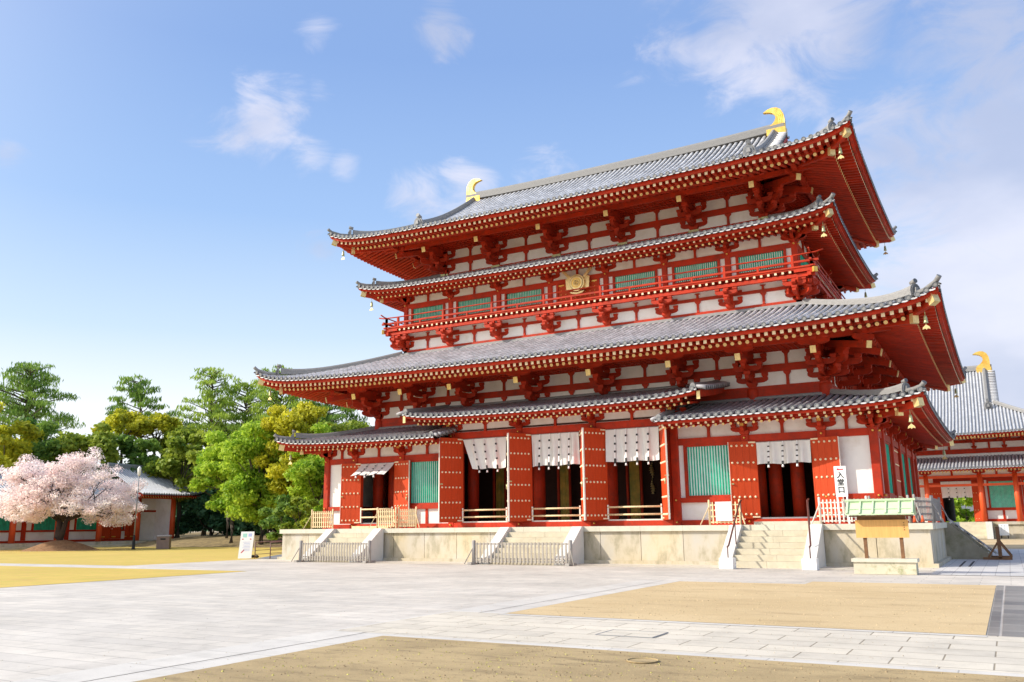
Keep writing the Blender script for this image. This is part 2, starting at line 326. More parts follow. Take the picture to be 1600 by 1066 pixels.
def scatter(name, rects, n, s0, s1, m, z=.004):
    g = np.random.default_rng(5+n); v = []; f = []
    for i in range(n):
        x0, x1, y0, y1 = rects[i % len(rects)]; x = g.uniform(x0, x1); y = g.uniform(y0, y1); s_ = s0+(s1-s0)*g.random()**3; a = g.uniform(0, 6.28); b_ = len(v)
        for k in range(4): q = a+k*1.57; rr = s_*g.uniform(.6, 1.1); v.append((x+rr*math.cos(q), y+rr*math.sin(q), z))
        v.append((x, y, z+s_*g.uniform(.4, .9))); f += [(b_+k, b_+(k+1) % 4, b_+4) for k in range(4)]
    me = bpy.data.meshes.new(name); me.from_pydata(v, [], f); me.materials.append(m); a = me.attributes.new('rnd', 'FLOAT', 'FACE'); a.data.foreach_set('value', g.random(len(f)).astype(np.float32))
    o = bpy.data.objects.new(name, me); COL.objects.link(o); o['kind'] = 'stuff'
scatter('gravel', [(9.6, 17.1, -29, -19.4)], 2600, .006, .022, mat('sand_grit', (.50, .38, .22), .9, var=.3, attr=.4))
scatter('gravel', [(9.5, 20, -37.5, -32.7), (12, 19, -36, -32.7)], 5200, .005, .020, mat('dark_grit', (.30, .22, .12), .9, var=.3, attr=.5))
scatter('grass_tufts', [(9.6, 15, -36.8, -32.8)], 700, .008, .022, mat('dry_grass_tufts', (.42, .38, .10), .9, var=.3, attr=.4))
scatter('grit', [(9.5, 17, -32.5, -29.2), (2, 9.4, -38, -19)], 1500, .004, .014, mat('pale_grit', (.45, .38, .28), .9, var=.3, attr=.4))
# low leaf-strewn bank under the wood
P = []
for i in range(60):
    row = []
    for j in range(14):
        x = -95 + i*1.35; t = j/13.
        y0 = 20.5 if x < -60 else 20.5 + (x+60)*-.05
        row.append((x, y0 + t*40 - (8 if x > -58 else 0), -.01 + 1.0*(1-math.exp(-t*7)) + .12*math.sin(x*.7+j) * t))
    P.append(row)
b = MB(); b.grid(P); b.build('earth_bank', LITTER, kind='structure')

# ------------------------------------------------------------------ temple roof library
def lift(cc, L): cc = max(0, cc); return L*(.4*math.exp(-cc/5) + .5*math.exp(-cc/.8))
PITCH = .3
class Tier:
    """skirt or full roof: z0 = underside of eave tiles at mid-side, f(c) = rise at distance c in from the eave"""
    def __init__(s, hx, hy, z0, L, f, wd, slope=.27, ro=.26, fo=.21):
        s.ro = ro; s.fo = fo
        s.D = {'F': hy, 'B': hy, 'R': hx, 'L': hx}; s.A = {'F': hx, 'B': hx, 'R': hy, 'L': hy}; s.z0 = z0; s.L = L; s.f = f
        s.W = {'F': wd[1], 'B': wd[1], 'R': wd[0], 'L': wd[0]}; s.slope = slope
    def lf(s, side, x, segA=None): return lift((s.A[side] if segA is None else segA) - abs(x), s.L)
    def z(s, side, x, c): return s.z0 + .07 + s.f(c) + s.lf(side, x)*max(0, 1-c/4.5)**1.3
    def zu(s, side, x, d):
        D = s.D[side]; W = s.W[side]; fade = min(1, max(0, (d-W)/(D-W)))
        return s.z0 - s.ro + s.slope*(D-.95-d) + s.lf(side, x)*fade*.9
def tile_rows(mb, T, side, c_end, s0, s1, drop=True, cut0=0., zf=None):
    """round cover tiles (mat 0), dark end discs (1), pan tiles (2), scalloped drip edge (3)"""
    zf = zf or T.z; D = T.D[side]; n = int(round((s1-s0)/PITCH)); p = (s1-s0)/n
    mb.T = SIDE[side]
    r = .094; K = 6; ang = [math.pi*k/(K-1) for k in range(K)]
    for i in range(n):
        x = s0 + (i+.5)*p; ce = c_end(x)
        if ce < .12: continue
        m = max(1, int(round(ce/.33))); cs = [ce*j/m for j in range(m+1)]
        for j in range(m):
            ca, cb = cs[j], cs[j+1]; vs = []
            for c, rr in ((ca, r), (cb, r*.9)):
                z = zf(side, x, c)
                vs += [(x + rr*math.cos(a), D-c, z + .005 + rr*math.sin(a)*.95) for a in ang]
            mb.add(vs, [(k, k+1, K+k+1, K+k) for k in range(K-1)], 0, True)
        z = zf(side, x, 0)   # end disc with raised rim
        q = 10; rr = .10
        ring = [(x + rr*math.cos(2*math.pi*k/q), D+.012, z + .03 + rr*math.sin(2*math.pi*k/q)) for k in range(q)]
        rin = [(x + rr*.66*math.cos(2*math.pi*k/q), D+.014, z + .03 + rr*.66*math.sin(2*math.pi*k/q)) for k in range(q)]
        ri2 = [(x + rr*.62*math.cos(2*math.pi*k/q), D+.004, z + .03 + rr*.62*math.sin(2*math.pi*k/q)) for k in range(q)]
        bk = [(a, D-.05, c) for a, _, c in ring]
        mb.add(ring + rin + ri2 + bk, [(k, (k+1) % q, q+(k+1) % q, q+k) for k in range(q)] + [(q+k, q+(k+1) % q, 2*q+(k+1) % q, 2*q+k) for k in range(q)] + [(3*q+k, 3*q+(k+1) % q, (k+1) % q, k) for k in range(q)], 1)
        mb.add(ri2, [tuple(range(q))], 6)
    # pan tiles between rows
    for i in range(n+1):
        x = s0 + i*p
        xl, xr = max(s0, x-p/2), min(s1, x+p/2)
        ce = min(c_end(xl), c_end(xr)) if s0 < x < s1 else c_end((xl+xr)/2)
        ce = max(ce, c_end(x)) 
        if ce < .05: continue
        m = max(1, int(round(ce/.33)))
        for j in range(m):
            vs = []
            for c in (ce*j/m, ce*(j+1)/m):
                z = zf(side, x, c)
                vs += [(xl, D-c, z+.0), (x-.04, D-c, z-.03), (x+.04, D-c, z-.03), (xr, D-c, z+.0)]
            mb.add(vs, [(0,1,5,4), (1,2,6,5), (2,3,7,6)], 2)
        z = zf(side, x, 0)   # drip tile
        sc_ = [(xl, D, z-.0), (x-.06, D, z-.035), (x+.06, D, z-.035), (xr, D, z-.0)]
        mb.add(sc_ + [(a, dd, c-.055) for a, dd, c in sc_], [(0,1,5,4), (1,2,6,5), (2,3,7,6)], 3)
    # closing boards below the tiles
    for i in range(n*1):
        xa, xb = s0 + i*p, s0 + (i+1)*p; ce = min(c_end(xa), c_end(xb))
        mm = max(2, int(ce/.9))
        vs = []
        for c in [ce*j/mm for j in range(mm+1)]:
            vs += [(xa, D-.02-c*.995, zf(side, xa, c)-.10), (xb, D-.02-c*.995, zf(side, xb, c)-.10)]
        mb.add(vs, [(2*j, 2*j+1, 2*j+3, 2*j+2) for j in range(mm)], 4)
TM = [TILE, TILED, PAN, TILE, RED, GOLD, RIDGE]
TM_FAR = [mat('pale_far_roof_tiles', (.50, .51, .54), .5, var=.1, scale=.9, attr=.1), TILED, mat('far_pan_tiles', (.26, .265, .28), .6, var=.1), mat('far_drip_tiles', (.4, .4, .42), .6), RED, GOLD, RIDGE]
TM_PENT = [mat('shaded_roof_tiles', (.36, .355, .37), .5, var=.2, scale=1.2, attr=.15, dirt=((.16, .16, .16), 1.6, .45, .75, .7)), TILED, PAN, TILE, RED, GOLD, RIDGE]  # lower roof tiles darkened: shade of the roof above is in the colour
def sweep(mb, pts, w, h, m=0, flare=0., cap=True, steps=2):
    """stacked ridge tiles: box section with rounded cap along pts (bottom centre line)"""
    pts = [Vector(p) for p in pts]; k = len(pts)
    prof = [(-w/2, 0), (-w/2, h*.38), (-w*.42, h*.40), (-w*.42, h*.72), (-w*.34, h*.74), (-w*.2, h), (w*.2, h), (w*.34, h*.74), (w*.42, h*.72), (w*.42, h*.40), (w/2, h*.38), (w/2, 0)]
    n = len(prof); vs = []
    for i, p in enumerate(pts):
        t = pts[min(i+1, k-1)] - pts[max(i-1, 0)]; t.z = 0; t.normalize(); sd = Vector((t.y, -t.x, 0))
        g = 1 + flare*(i/(k-1))**3
        vs += [tuple(p + sd*a + Vector((0, 0, b*g))) for a, b in prof]
    mb.add(vs, [(i*n+j, i*n+(j+1) % n, (i+1)*n+(j+1) % n, (i+1)*n+j) for i in range(k-1) for j in range(n)] + [tuple(range(n))[::-1], tuple((k-1)*n+j for j in range(n))], m)
    c = 0
def oni(name, parent, loc, rz, s=1., mats=None):
    """ridge end tile: arched plate with a round finial tile on top"""
    b = MB(); pl = [(-.26,0),(-.29,.25),(-.24,.42),(-.14,.53),(0,.58),(.14,.53),(.24,.42),(.29,.25),(.26,0)]
    b.prism([(x*s, z*s) for x, z in pl], lambda a, c, t: (a, -.04*s - .1*s*t, c), 0)
    b.prism([(x*s*.72, .05*s+z*s*.78) for x, z in pl], lambda a, c, t: (a, -.13*s - .06*s*t, c), 1)
    b.taper(0, -.22*s, .14*s, .36*s, .2*s, .12*s, .12*s, .06*s, 0)
    b.tube([(0, .1*s, .62*s), (0, -.2*s, .68*s)], [.1*s, .115*s], 10, 0, m2=1)
    return b.build(name, [RIDGE, TILED], parent, loc=loc, rz=rz)
def verge(mb, T, side, s_edge, sign, c0, c1, zf=None, out=.42):
    """short cross tiles hanging over a gable edge and a ridge of cover tiles along it"""
    zf = zf or T.z; D = T.D[side]; mb.T = SIDE[side]; n = max(2, int(round((c1-c0)/.29)))
    for i in range(n):
        c = c0 + (i+.5)*(c1-c0)/n; z = zf(side, s_edge, c)
        P = [(s_edge - sign*.05, D-c, z+.07), (s_edge + sign*out*.6, D-c, z+.03), (s_edge + sign*out, D-c, z-.02)]
        mb.tube(P, [.075, .08, .085], 8, 0, m2=1)
        mb.beam((s_edge, D-c-.14, z-.01), (s_edge+sign*out*.95, D-c-.14, z-.07), .2, .03, 2)
    pts = [(s_edge - sign*.12, D-(c0+.05+(c1-c0-.05)*j/8), zf(side, s_edge, c0+.05+(c1-c0-.05)*j/8)+.02) for j in range(9)]
    sweep(mb, pts[::-1], .24, .2, 6)
def bargeboard(mb, T, side, s_edge, c0, c1, h, t, zf=None, off=-.12, m=0):
    zf = zf or T.z; D = T.D[side]; mb.T = SIDE[side]; k = 10
    up_ = [(D-(c0+(c1-c0)*j/k), zf(side, s_edge, c0+(c1-c0)*j/k)+off) for j in range(k+1)]
    pl = up_ + [(d, z-h) for d, z in up_[::-1]]
    n = len(pl)
    vs = [(s_edge-t/2, d, z) for d, z in pl] + [(s_edge+t/2, d, z) for d, z in pl]
    q = [(j, j+1, n-2-j, n-1-j) for j in range(k)]
    mb.add(vs, q + [tuple(n+i for i in f) for f in q] + [(i, (i+1) % n, n+(i+1) % n, n+i) for i in range(n)], m)

def eaves(hall, T, side, segs, big=True, keep=None, corner=(True, True), rs=1.0, single=False):
    """fascia, boards, round rafters and square flying rafters. keep: dict collecting leftovers as one mesh"""
    D, Wd = T.D[side], T.W[side]; A = T.A[side]; WA = {'F': T.W['R'], 'B': T.W['R'], 'R': T.W['F'], 'L': T.W['F']}[side]
    for s0, s1 in segs:
        fx = MB(SIDE[side])
        n = max(4, int((s1-s0)/.7)); xs = [s0 + (s1-s0)*i/n for i in range(n+1)]
        if s1 > A-.5: xs = xs[:-1] + [A-.9, A-.5, A-.22, A-.06]
        if s0 < -A+.5: xs = [-A+.06, -A+.22, -A+.5, -A+.9] + xs[1:]
        xs = sorted(xs)
        def strip(da, db, za, zb, hh, m=0):
            P = [(x, D-da, T.z0 + za + T.lf(side, x)) for x in xs]; Q = [(x, D-db, T.z0 + zb + T.lf(side, x)) for x in xs]
            for i in range(len(xs)-1):
                a0, a1, b0, b1 = P[i], P[i+1], Q[i], Q[i+1]; lo = lambda p: (p[0], p[1], p[2]-hh)
                fx.add([a0, a1, b1, b0, lo(a0), lo(a1), lo(b1), lo(b0)], [(0,1,2,3), (4,5,6,7), (0,1,5,4), (2,3,7,6)] + ([(0,3,7,4)] if i == 0 else []) + ([(1,2,6,5)] if i == len(xs)-2 else []), m)
        strip(.08, .22, -.005, -.005, .05)      # tile batten
        strip(.13, .24, -.055, -.055, .095 if big else .06)      # fascia
        # board between rafter rows and soffits
        dk = D-1.02*rs
        for i in range(len(xs)-1):
            xa, xb = xs[i], xs[i+1]
            da = [max(Wd-.05, D-(A-abs(x))) if abs(x) > WA else Wd-.05 for x in (xa, xb)]
            P = []
            for x, di in ((xa, da[0]), (xb, da[1])):
                row = []
                for j in range(5):
                    d = di + (dk-di)*j/4 if di < dk else di
                    row.append((x, d, T.zu(side, x, d)+.10))
                P.append(row)
            fx.grid(P, 0, False)
            P = []
            for x, di in ((xa, da[0]), (xb, da[1])):
                row = []
                for j in range(3):
                    d = max(di, dk) + (D-.28-max(di, dk))*j/2 if max(di, dk) < D-.28 else D-.28
                    t = (d-dk)/(D-.28-dk); zz = (T.zu(side, x, dk)+.24)*(1-t) + (T.z0-.105+T.lf(side, x))*t
                    row.append((x, d, zz))
                P.append(row)
            fx.grid(P, 0, False)
        for i in range(len(xs)-1):
            xa, xb = xs[i], xs[i+1]
            if min(A-abs(xa), A-abs(xb)) < 1.0*rs: continue
            fx.beam((xa, dk, T.zu(side, xa, dk)+.15), (xb, dk, T.zu(side, xb, dk)+.15), .1, .14, 0)
        fx.build('fascia', RED, hall)
    def raft(s):
        ax = A-abs(s); e = T.lf(side, s)
        di = max(Wd-.05, D-ax+.05) if abs(s) > WA else Wd-.05; do = D-.95*rs
        r1 = None
        if do-di > .15: r1 = ((s, di, T.zu(side, s, di)), (s, do, T.zu(side, s, do)))
        di2 = max(D-1.6*rs, D-ax+.05); do2 = D-.27
        zo = T.z0-T.fo+e; zi = T.zu(side, s, D-1.0*rs)+.20
        if di2 < do2-.05:
            t = (do2-di2)/(1.33*rs); r2 = ((s, di2, zo+(zi-zo)*t), (s, do2, zo))
        else: r2 = None
        return r1, r2
    big_r = .078 if big else .055; sq = .13 if big else .085
    for s0, s1 in segs:
        n = int(round((s1-s0)/PITCH)); p = (s1-s0)/n
        for i in range(n):
            s = s0 + (i+.5)*p
            if A-abs(s) < .35: continue
            r1, r2 = raft(s)
            for key, rr in (('rafter', r1), ('flying_rafter', r2)):
                if rr is None: continue
                single_ok = single and keep['n'][key] < 100
                tgt = MB(SIDE[side]) if single_ok else keep[key]
                tgt.T = SIDE[side]
                if key == 'rafter': tgt.tube([rr[0], rr[1]], big_r, 8, 0, smooth=True, m2=1)
                else: tgt.beam(rr[0], rr[1], sq, sq*1.12, 0, 2)
                if single_ok:
                    keep['n'][key] += 1; tgt.build(key, [RED, YEL, CREAM], hall)

def hip(hall, T, sx, sy, cs, ce=.8, h=.30, w=.26, orn=1., gold=True, inner=None):
    """corner: ridge on the hip, end tiles, hip rafters with gilt ends; sx,sy = +-1"""
    hx, hy = T.D['R'], T.D['F']
    P = lambda c, dz=0.: (sx*(hx-c), sy*(hy-c), T.z('F', hx-c, c) + dz)
    mb = MB(); k = 12
    pts = [P(cs + (ce-cs)*j/k, .03 + .10*max(0, (j/k-.6)/.4)**2) for j in range(k+1)]
    sweep(mb, pts, w, h, 0, flare=.35)
    mb.tube([P(ce, .11), P(ce*.5, .11), P(.12, .13), P(.02, .19), P(-.02, .24)], [.09, .09, .09, .085, .09], 8, 0, m2=1)
    mb.build('hip_ridge', [RIDGE, TILED], hall)
    rz = {(1,-1): math.pi/4, (-1,-1): -math.pi/4, (1,1): 3*math.pi/4, (-1,1): -3*math.pi/4}[(sx, sy)]
    q = P(ce-.04, .05); oni('ridge_end_tile', hall, q, rz, orn)
    hb = MB(); wd = T.W['F']; c_in = hy-wd
    def U(c, dz): return (sx*(hx-c), sy*(hy-c), T.zu('F', hx-c, hy-c)+dz)
    def V(c, dz): return (sx*(hx-c), sy*(hy-c), T.z0-.27+lift(c, T.L)+dz)
    S = min(1, w/.26)
    hb.beam(U(c_in, -.02), U(1.05, -.10), .24*S, .34*S, 0)
    hb.beam(U(1.05, -.10), U(.93, -.10), .27*S, .37*S, 1)
    hb.beam(V(1.5, -.02), V(.36, -.03), .22*S, .30*S, 0)
    hb.beam(V(.36, -.03), V(.17, -.03), .27*S, .34*S, 1)
    hb.build('hip_rafter', [RED, GOLD], hall)
    return V(.72, -.2)
def bell(loc, label):
    t = empty('wind_bell', loc, label=label, cat='wind bell', group='wind bells hung from the roof corners')
    t.scale = (.8, .8, .8)
    b = MB(); b.tube([(0,0,.12),(0,0,-.12)], .012, 6)
    b.build('chain', BRONZE, t)
    b = MB(); b.tube([(0,0,-.12),(0,0,-.14),(0,0,-.22),(0,0,-.40),(0,0,-.46),(0,0,-.47)], [.02,.05,.07,.085,.105,.10], 12, caps=True); b.build('bell', BRONZE, t)
    b = MB(); b.tube([(0,0,-.47),(0,0,-.56)], .01, 6); b.prism([(0,-.54),(.14,-.66),(.16,-.76),(.05,-.72),(0,-.78),(-.05,-.72),(-.16,-.76),(-.14,-.66)], lambda a, c, s_: (a, -.008+.016*s_, c)); b.build('clapper', GOLD, t)

# bracket pieces -----------------------------------------------------
def masu(b, x, y, z, w=.26, h=.22, m=0):
    b.taper(x, y, z, z+h*.42, w*.66, w, m=m); b.box(x-w/2, x+w/2, y-w/2, y+w/2, z+h*.42, z+h, m)
def hijiki(b, x, y, z, L, h=.23, w=.17, ax='x', m=0):
    r = min(.3, L*.28)
    pl = [(-L/2, h), (-L/2, h*.5), (-L/2+r*.25, h*.22), (-L/2+r*.6, h*.06), (-L/2+r, 0), (L/2-r, 0), (L/2-r*.6, h*.06), (L/2-r*.25, h*.22), (L/2, h*.5), (L/2, h)]
    if ax == 'x': b.prism(pl, lambda a, c, t: (x+a, y-w/2+w*t, z+c), m)
    else: b.prism(pl, lambda a, c, t: (x-w/2+w*t, y+a, z+c), m)
def bracket_big(name, k=1., out=1.95, diag=False):
    """three-stepped bracket; local x along wall, -y outwards, z=0 on the wall plate"""
    b = MB(); 
    b.taper(0, 0, 0, .11, .32, .46); b.box(-.23, .23, -.23, .23, .11, .25)
    L1 = 1.36
    for z in (.17, .97*k+.04):
        if not diag: hijiki(b, 0, 0, z, L1)
        if not diag:
            for x in (-.56, 0, .56): masu(b, x, 0, z+.23, .27, .19)
        hijiki(b, 0, -.35, z, 1.25, ax='y')
    masu(b, 0, -.80, .40, .27, .19); masu(b, 0, -.62, .40, .27, .19)
    q = .59*k
    hijiki(b, 0, -.62, q, 1.75, ax='y', h=.26); masu(b, 0, -1.35, q+.24, .28, .2)
    if not diag:
        hijiki(b, 0, -.68, q, 1.2); 
        for x in (-.5, .5): masu(b, x, -.68, q+.23, .25, .17)
    hijiki(b, 0, -.8, .98*k, 1.7, ax='y', h=.24)
    # tail rafter with gilt nose
    z1 = 1.50*k; z2 = .90*k
    b.beam((0, .1, z1+.12), (0, -out-.28, z2+.08), .21, .27, 0)
    b.beam((0, -out-.28, z2+.08), (0, -out-.32, z2+.07), .225, .285, 1)
    zt = 1.44*k+.02
    masu(b, 0, -out, zt-.40, .28, .18)
    hijiki(b, 0, -out, zt-.24, 1.22 if not diag else .9, h=.22)
    for x in ((-.47, 0, .47) if not diag else (0,)): masu(b, x, -out, zt-.03, .28, .17)
    return b.build(name, [RED, GOLD], link=False).data
def bracket_mid(name):
    """single-step bracket under the balcony"""
    b = MB(); b.taper(0, 0, 0, .1, .28, .40); b.box(-.2, .2, -.2, .2, .1, .22)
    hijiki(b, 0, 0, .16, 1.1, h=.2); hijiki(b, 0, -.35, .16, 1.1, h=.2, ax='y')
    for x in (-.45, 0, .45): masu(b, x, 0, .36, .22, .15)
    masu(b, 0, -.7, .36, .24, .16); hijiki(b, 0, -.4, .52, 1.1, h=.22, ax='y'); hijiki(b, 0, -.68, .52, 1.0, h=.18)
    for x in (-.4, 0, .4): masu(b, x, -.68, .70, .2, .12)
    hijiki(b, 0, 0, .62, 1.1, h=.2)
    return b.build(name, [RED, GILT], link=False).data
def bracket_small(name, k=1.):
    """column-top bracket of the pent roofs with a gilt nose"""
    b = MB(); b.taper(0, 0, -.02, .08, .24, .38); b.box(-.19, .19, -.19, .19, .08, .17*k+.02)
    hijiki(b, 0, 0, .13*k, 1.12, h=.2*k, w=.15); hijiki(b, 0, -.14, .13*k, .74, h=.2*k, w=.15, ax='y')
    for x in (-.44, 0, .44): masu(b, x, 0, .32*k, .22, .16*k)
    masu(b, 0, -.36, .32*k, .2, .14*k); b.beam((0, 0, .40*k), (0, -.42, .40*k), .13, .15, 0); b.beam((0, -.42, .36*k), (0, -.47, .36*k), .15, .19, 1)
    return b.build(name, [RED, GILT], link=False).data
def strut(hall, side, s, d, z0, z1, w=.13, dep=.1):
    b = MB(SIDE[side]); h = z1-z0
    pl = [(-w*.5, 0), (w*.5, 0), (w*.42, h*.5), (w*.5, h*.72), (w*1.2, h*.9), (w*1.2, h), (-w*1.2, h), (-w*1.2, h*.9), (-w*.5, h*.72), (-w*.42, h*.5)]
    b.prism(pl, lambda a, c, t: (s+a, d-.02+dep*t, z0+c)); b.build('strut', RED, hall)
def rail(hall, side, s0, s1, d0, d1, z0, z1, name='tie_beam', m=RED):
    b = MB(SIDE[side]); b.box(s0, s1, d0, d1, z0, z1); return b.build(name, m, hall)
def window(hall, side, s0, s1, d, z0, z1, fw_=.10, step=.115, bw=.060, fcol=RED):
    w = MB(SIDE[side])
    w.box(s0, s0+fw_, d-.04, d+.07, z0, z1); w.box(s1-fw_, s1, d-.04, d+.07, z0, z1); w.box(s0+fw_, s1-fw_, d-.04, d+.068, z1-fw_*.6, z1); w.box(s0+fw_, s1-fw_, d-.04, d+.068, z0, z0+fw_*.6)
    f = w.build('window', fcol, hall)
    g = MB(SIDE[side]); a, c = s0+fw_, s1-fw_; n = max(3, int(round((c-a)/step))); p = (c-a)/n
    for i in range(n):
        x = a+(i+.5)*p; g.add([(x-bw/2, d-.03, z0+fw_*.6), (x, d+.035, z0+fw_*.6), (x+bw/2, d-.03, z0+fw_*.6), (x-bw/2, d-.03, z1-fw_*.6), (x, d+.035, z1-fw_*.6), (x+bw/2, d-.03, z1-fw_*.6)], [(0,1,4,3), (1,2,5,4)], 0)
    g.box(a, c, d-.06, d-.035, z0+fw_*.5, z1-fw_*.5, 1)
    g.build('lattice', [GREEN, GREENB], f)
def door_leaf(hall, hinge, w, h, ang, rows, cols, sgn, back=False, top=True):
    """leaf hinged at hinge (x,y,z); local +x runs from the hinge; ang = rotation about z; sgn picks the studded face"""
    b = MB(); n = 4
    for i in range(n): b.box(i*w/n+.003, (i+1)*w/n-.003, -.03, .03, 0, h)
    b.box(0, .05, -.038, .038, 0, h); b.box(w-.05, w, -.038, .038, 0, h)
    st = b
    for face in (-1, 1):
        for r in range(rows):
            z = h*(.055 + .89*r/(rows-1))
            for c in range(cols):
                x = w*(.13 + .76*c/(cols-1))
                st.tube([(x, face*.03, z), (x, face*.05, z), (x, face*.072, z), (x, face*.078, z)], [.048, .045, .026, .004], 8, 1, caps=False)
        for z in (.02*h, .985*h): st.box(.02, .30, min(face*.03, face*.05), max(face*.03, face*.05), z-.03, z+.03, 1)
    b.box(w+.001, w+.022, -.034, .034, 0.01, h-.01, 2)
    o = b.build('door_leaf', [REDD, CREAM, WOODW], hall, loc=hinge, rz=ang)
    l = MB(); l.box(w*.88, w*.97, -.075, .075, h*.44, h*.455); l.tube([(w*.92, -.08, h*.42), (w*.92, -.09, h*.36)], .03, 8); l.build('latch', BRONZE, o)
    return o

# ------------------------------------------------------------------ the main hall
hall = empty('temple_hall', (0, 0, 0), label='great two-storey vermilion temple hall with grey tiled roofs on a stone platform', cat='temple hall')
ALL = ('F', 'R', 'B', 'L')
KEEP = {'rafter': MB(), 'flying_rafter': MB(), 'n': {'rafter': 0, 'flying_rafter': 0}}
# platform
pb = MB()
pb.box(-15.05, 15.05, -9.15, 9.15, -.02, 1.28, 0)
def course(x0, x1, n, z0, z1, face, m, gap=.006, dep=.15):
    for i in range(n):
        gap_ = .011; a = x0+(x1-x0)*i/n+gap_; c = x0+(x1-x0)*(i+1)/n-gap_
        if face in 'FB': pb.box(a, c, -9.3 if face == 'F' else 9.3-dep, -9.3+dep if face == 'F' else 9.3, z0, z1, m)
        else: pb.box(15.2-dep if face == 'R' else -15.2, 15.2 if face == 'R' else -15.2+dep, a, c, z0, z1, m)
course(-15.2, 15.2, 17, .12, 1.285, 'F', 0); course(-15.2, 15.2, 17, .12, 1.285, 'B', 0); course(-9.14, 9.14, 10, .12, 1.285, 'R', 0); course(-9.14, 9.14, 10, .12, 1.285, 'L', 0)
plat = pb.build('stone_platform', [STONE], hall)
pb = MB()
for i in range(17):
    a = -15.3+30.6*i/17+.004; c = -15.3+30.6*(i+1)/17-.004; pb.box(a, c, -9.42, -8.5, 1.288, 1.50); pb.box(a, c, 8.5, 9.42, 1.288, 1.50)
for i in range(9):
    a = -8.49+16.98*i/9+.004; c = -8.49+16.98*(i+1)/9-.004; pb.box(14.4, 15.32, a, c, 1.288, 1.5); pb.box(-15.32, -14.4, a, c, 1.288, 1.5)
pb.box(-14.39, 14.39, -8.49, 8.49, 1.285, 1.495)
pb.build('coping', STONEC, plat)
pb = MB(); 
for i in range(15):
    a = -15.36+30.72*i/15+.003; c = -15.36+30.72*(i+1)/15-.003; pb.box(a, c, -9.46, -9.304, -.02, .125); pb.box(a, c, 9.304, 9.46, -.02, .125)
pb.box(15.204, 15.36, -9.30, 9.30, -.02, .123); pb.box(-15.36, -15.204, -9.30, 9.30, -.02, .123)
pb.build('plinth', STONE, plat)
def stairs(xa, xb, L=1.85, T=ident, cm=None):
    n = 7; h = 1.5/n; s = MB(T)
    for i in range(n-1):
        y1 = -9.43; y0 = -9.43 - L + i*(L/(n-1)); s.box(xa+.45, (xa+xb)/2-.004+.3*(i % 2), y0, y1, i*h+.004 if i else -.02, (i+1)*h); s.box((xa+xb)/2+.004+.3*(i % 2), xb-.45, y0, y1, i*h+.004 if i else -.02, (i+1)*h)
    st = s.build('stone_stairs', STEPS, hall)
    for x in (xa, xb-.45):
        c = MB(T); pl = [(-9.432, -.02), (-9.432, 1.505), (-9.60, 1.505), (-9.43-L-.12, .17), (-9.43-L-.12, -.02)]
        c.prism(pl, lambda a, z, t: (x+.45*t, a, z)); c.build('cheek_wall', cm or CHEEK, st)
    return st
stairs(-11.95, -8.55); stairs(-1.98, 1.98); stairs(8.25, 11.65)
stairs(-.2, 3.2, 1.5, lambda x, y, z: (-y+5.76, x-1.7, z), mat('dark_cheek_stone', (.34, .30, .22), .85, var=.2, scale=2, dirt=((.20, .19, .10), 2.5, .45, .7, .8), bump=.2))  # side cheeks get a darker, browner stone than the front ones
# mokoshi (ground storey pent ring)
C1 = [1.875, 5.625, 8.625, 11.625, 13.5]; Y1 = 7.875
small = bracket_small('bracket_set'); smallr = bracket_small('bracket_set', .80)
def column(x, y, z0, z1, w=.33, m=RED, rnd=0, stud=None, front=0):
    b = MB()
    if rnd: b.tube([(x, y, z0), (x, y, z0+(z1-z0)*.4), (x, y, z1-.1), (x, y, z1)], [rnd*.98, rnd, rnd*.92, rnd*.88], 20)
    else:
        q = .03
        pl = [(x-w/2+q, y-w/2), (x+w/2-q, y-w/2), (x+w/2, y-w/2+q), (x+w/2, y+w/2-q), (x+w/2-q, y+w/2), (x-w/2+q, y+w/2), (x-w/2, y+w/2-q), (x-w/2, y-w/2+q)]
        b.prism(pl, lambda a, c, t: (a, c, z0+(z1-z0)*t))
    if stud:
        for zz in stud: b.tube([(x, y-w/2, zz), (x, y-w/2-.07, zz), (x, y-w/2-.09, zz)], [.045, .04, .02], 8, m=1); b.tube([(x+w/2, y, zz), (x+w/2+.09, y, zz)], .04, 8, m=1)
    return b.build('column', [m, GILT], hall)
def panel(side, s0, s1, d, z0, z1, name='plaster_panel', m=WHITE):
    b = MB(SIDE[side]); b.box(s0, s1, d-.05, d+.02, z0, z1); return b.build(name, m, hall)
for sx in (-1, 1):
    for i, c in enumerate(C1):
        zt = 6.02 if i < 2 else 5.08
        column(sx*c, -Y1, 1.5, zt, stud=(1.63, (5.86 if i < 2 else 4.96), 2.53) if i > 0 else (1.63, 5.86)); column(sx*c, Y1, 1.5, 5.08)
    for y in (-6, -3, 0, 3, 6): column(sx*13.5, y, 1.5, 5.08)
    # the ends of the raised middle part: wall between pent roof and raised roof
    b = MB(); b.box(sx*5.66-.05, sx*5.66+.05, -Y1, -6.1, 5.1, 6.5); b.build('end_wall', RED, hall)
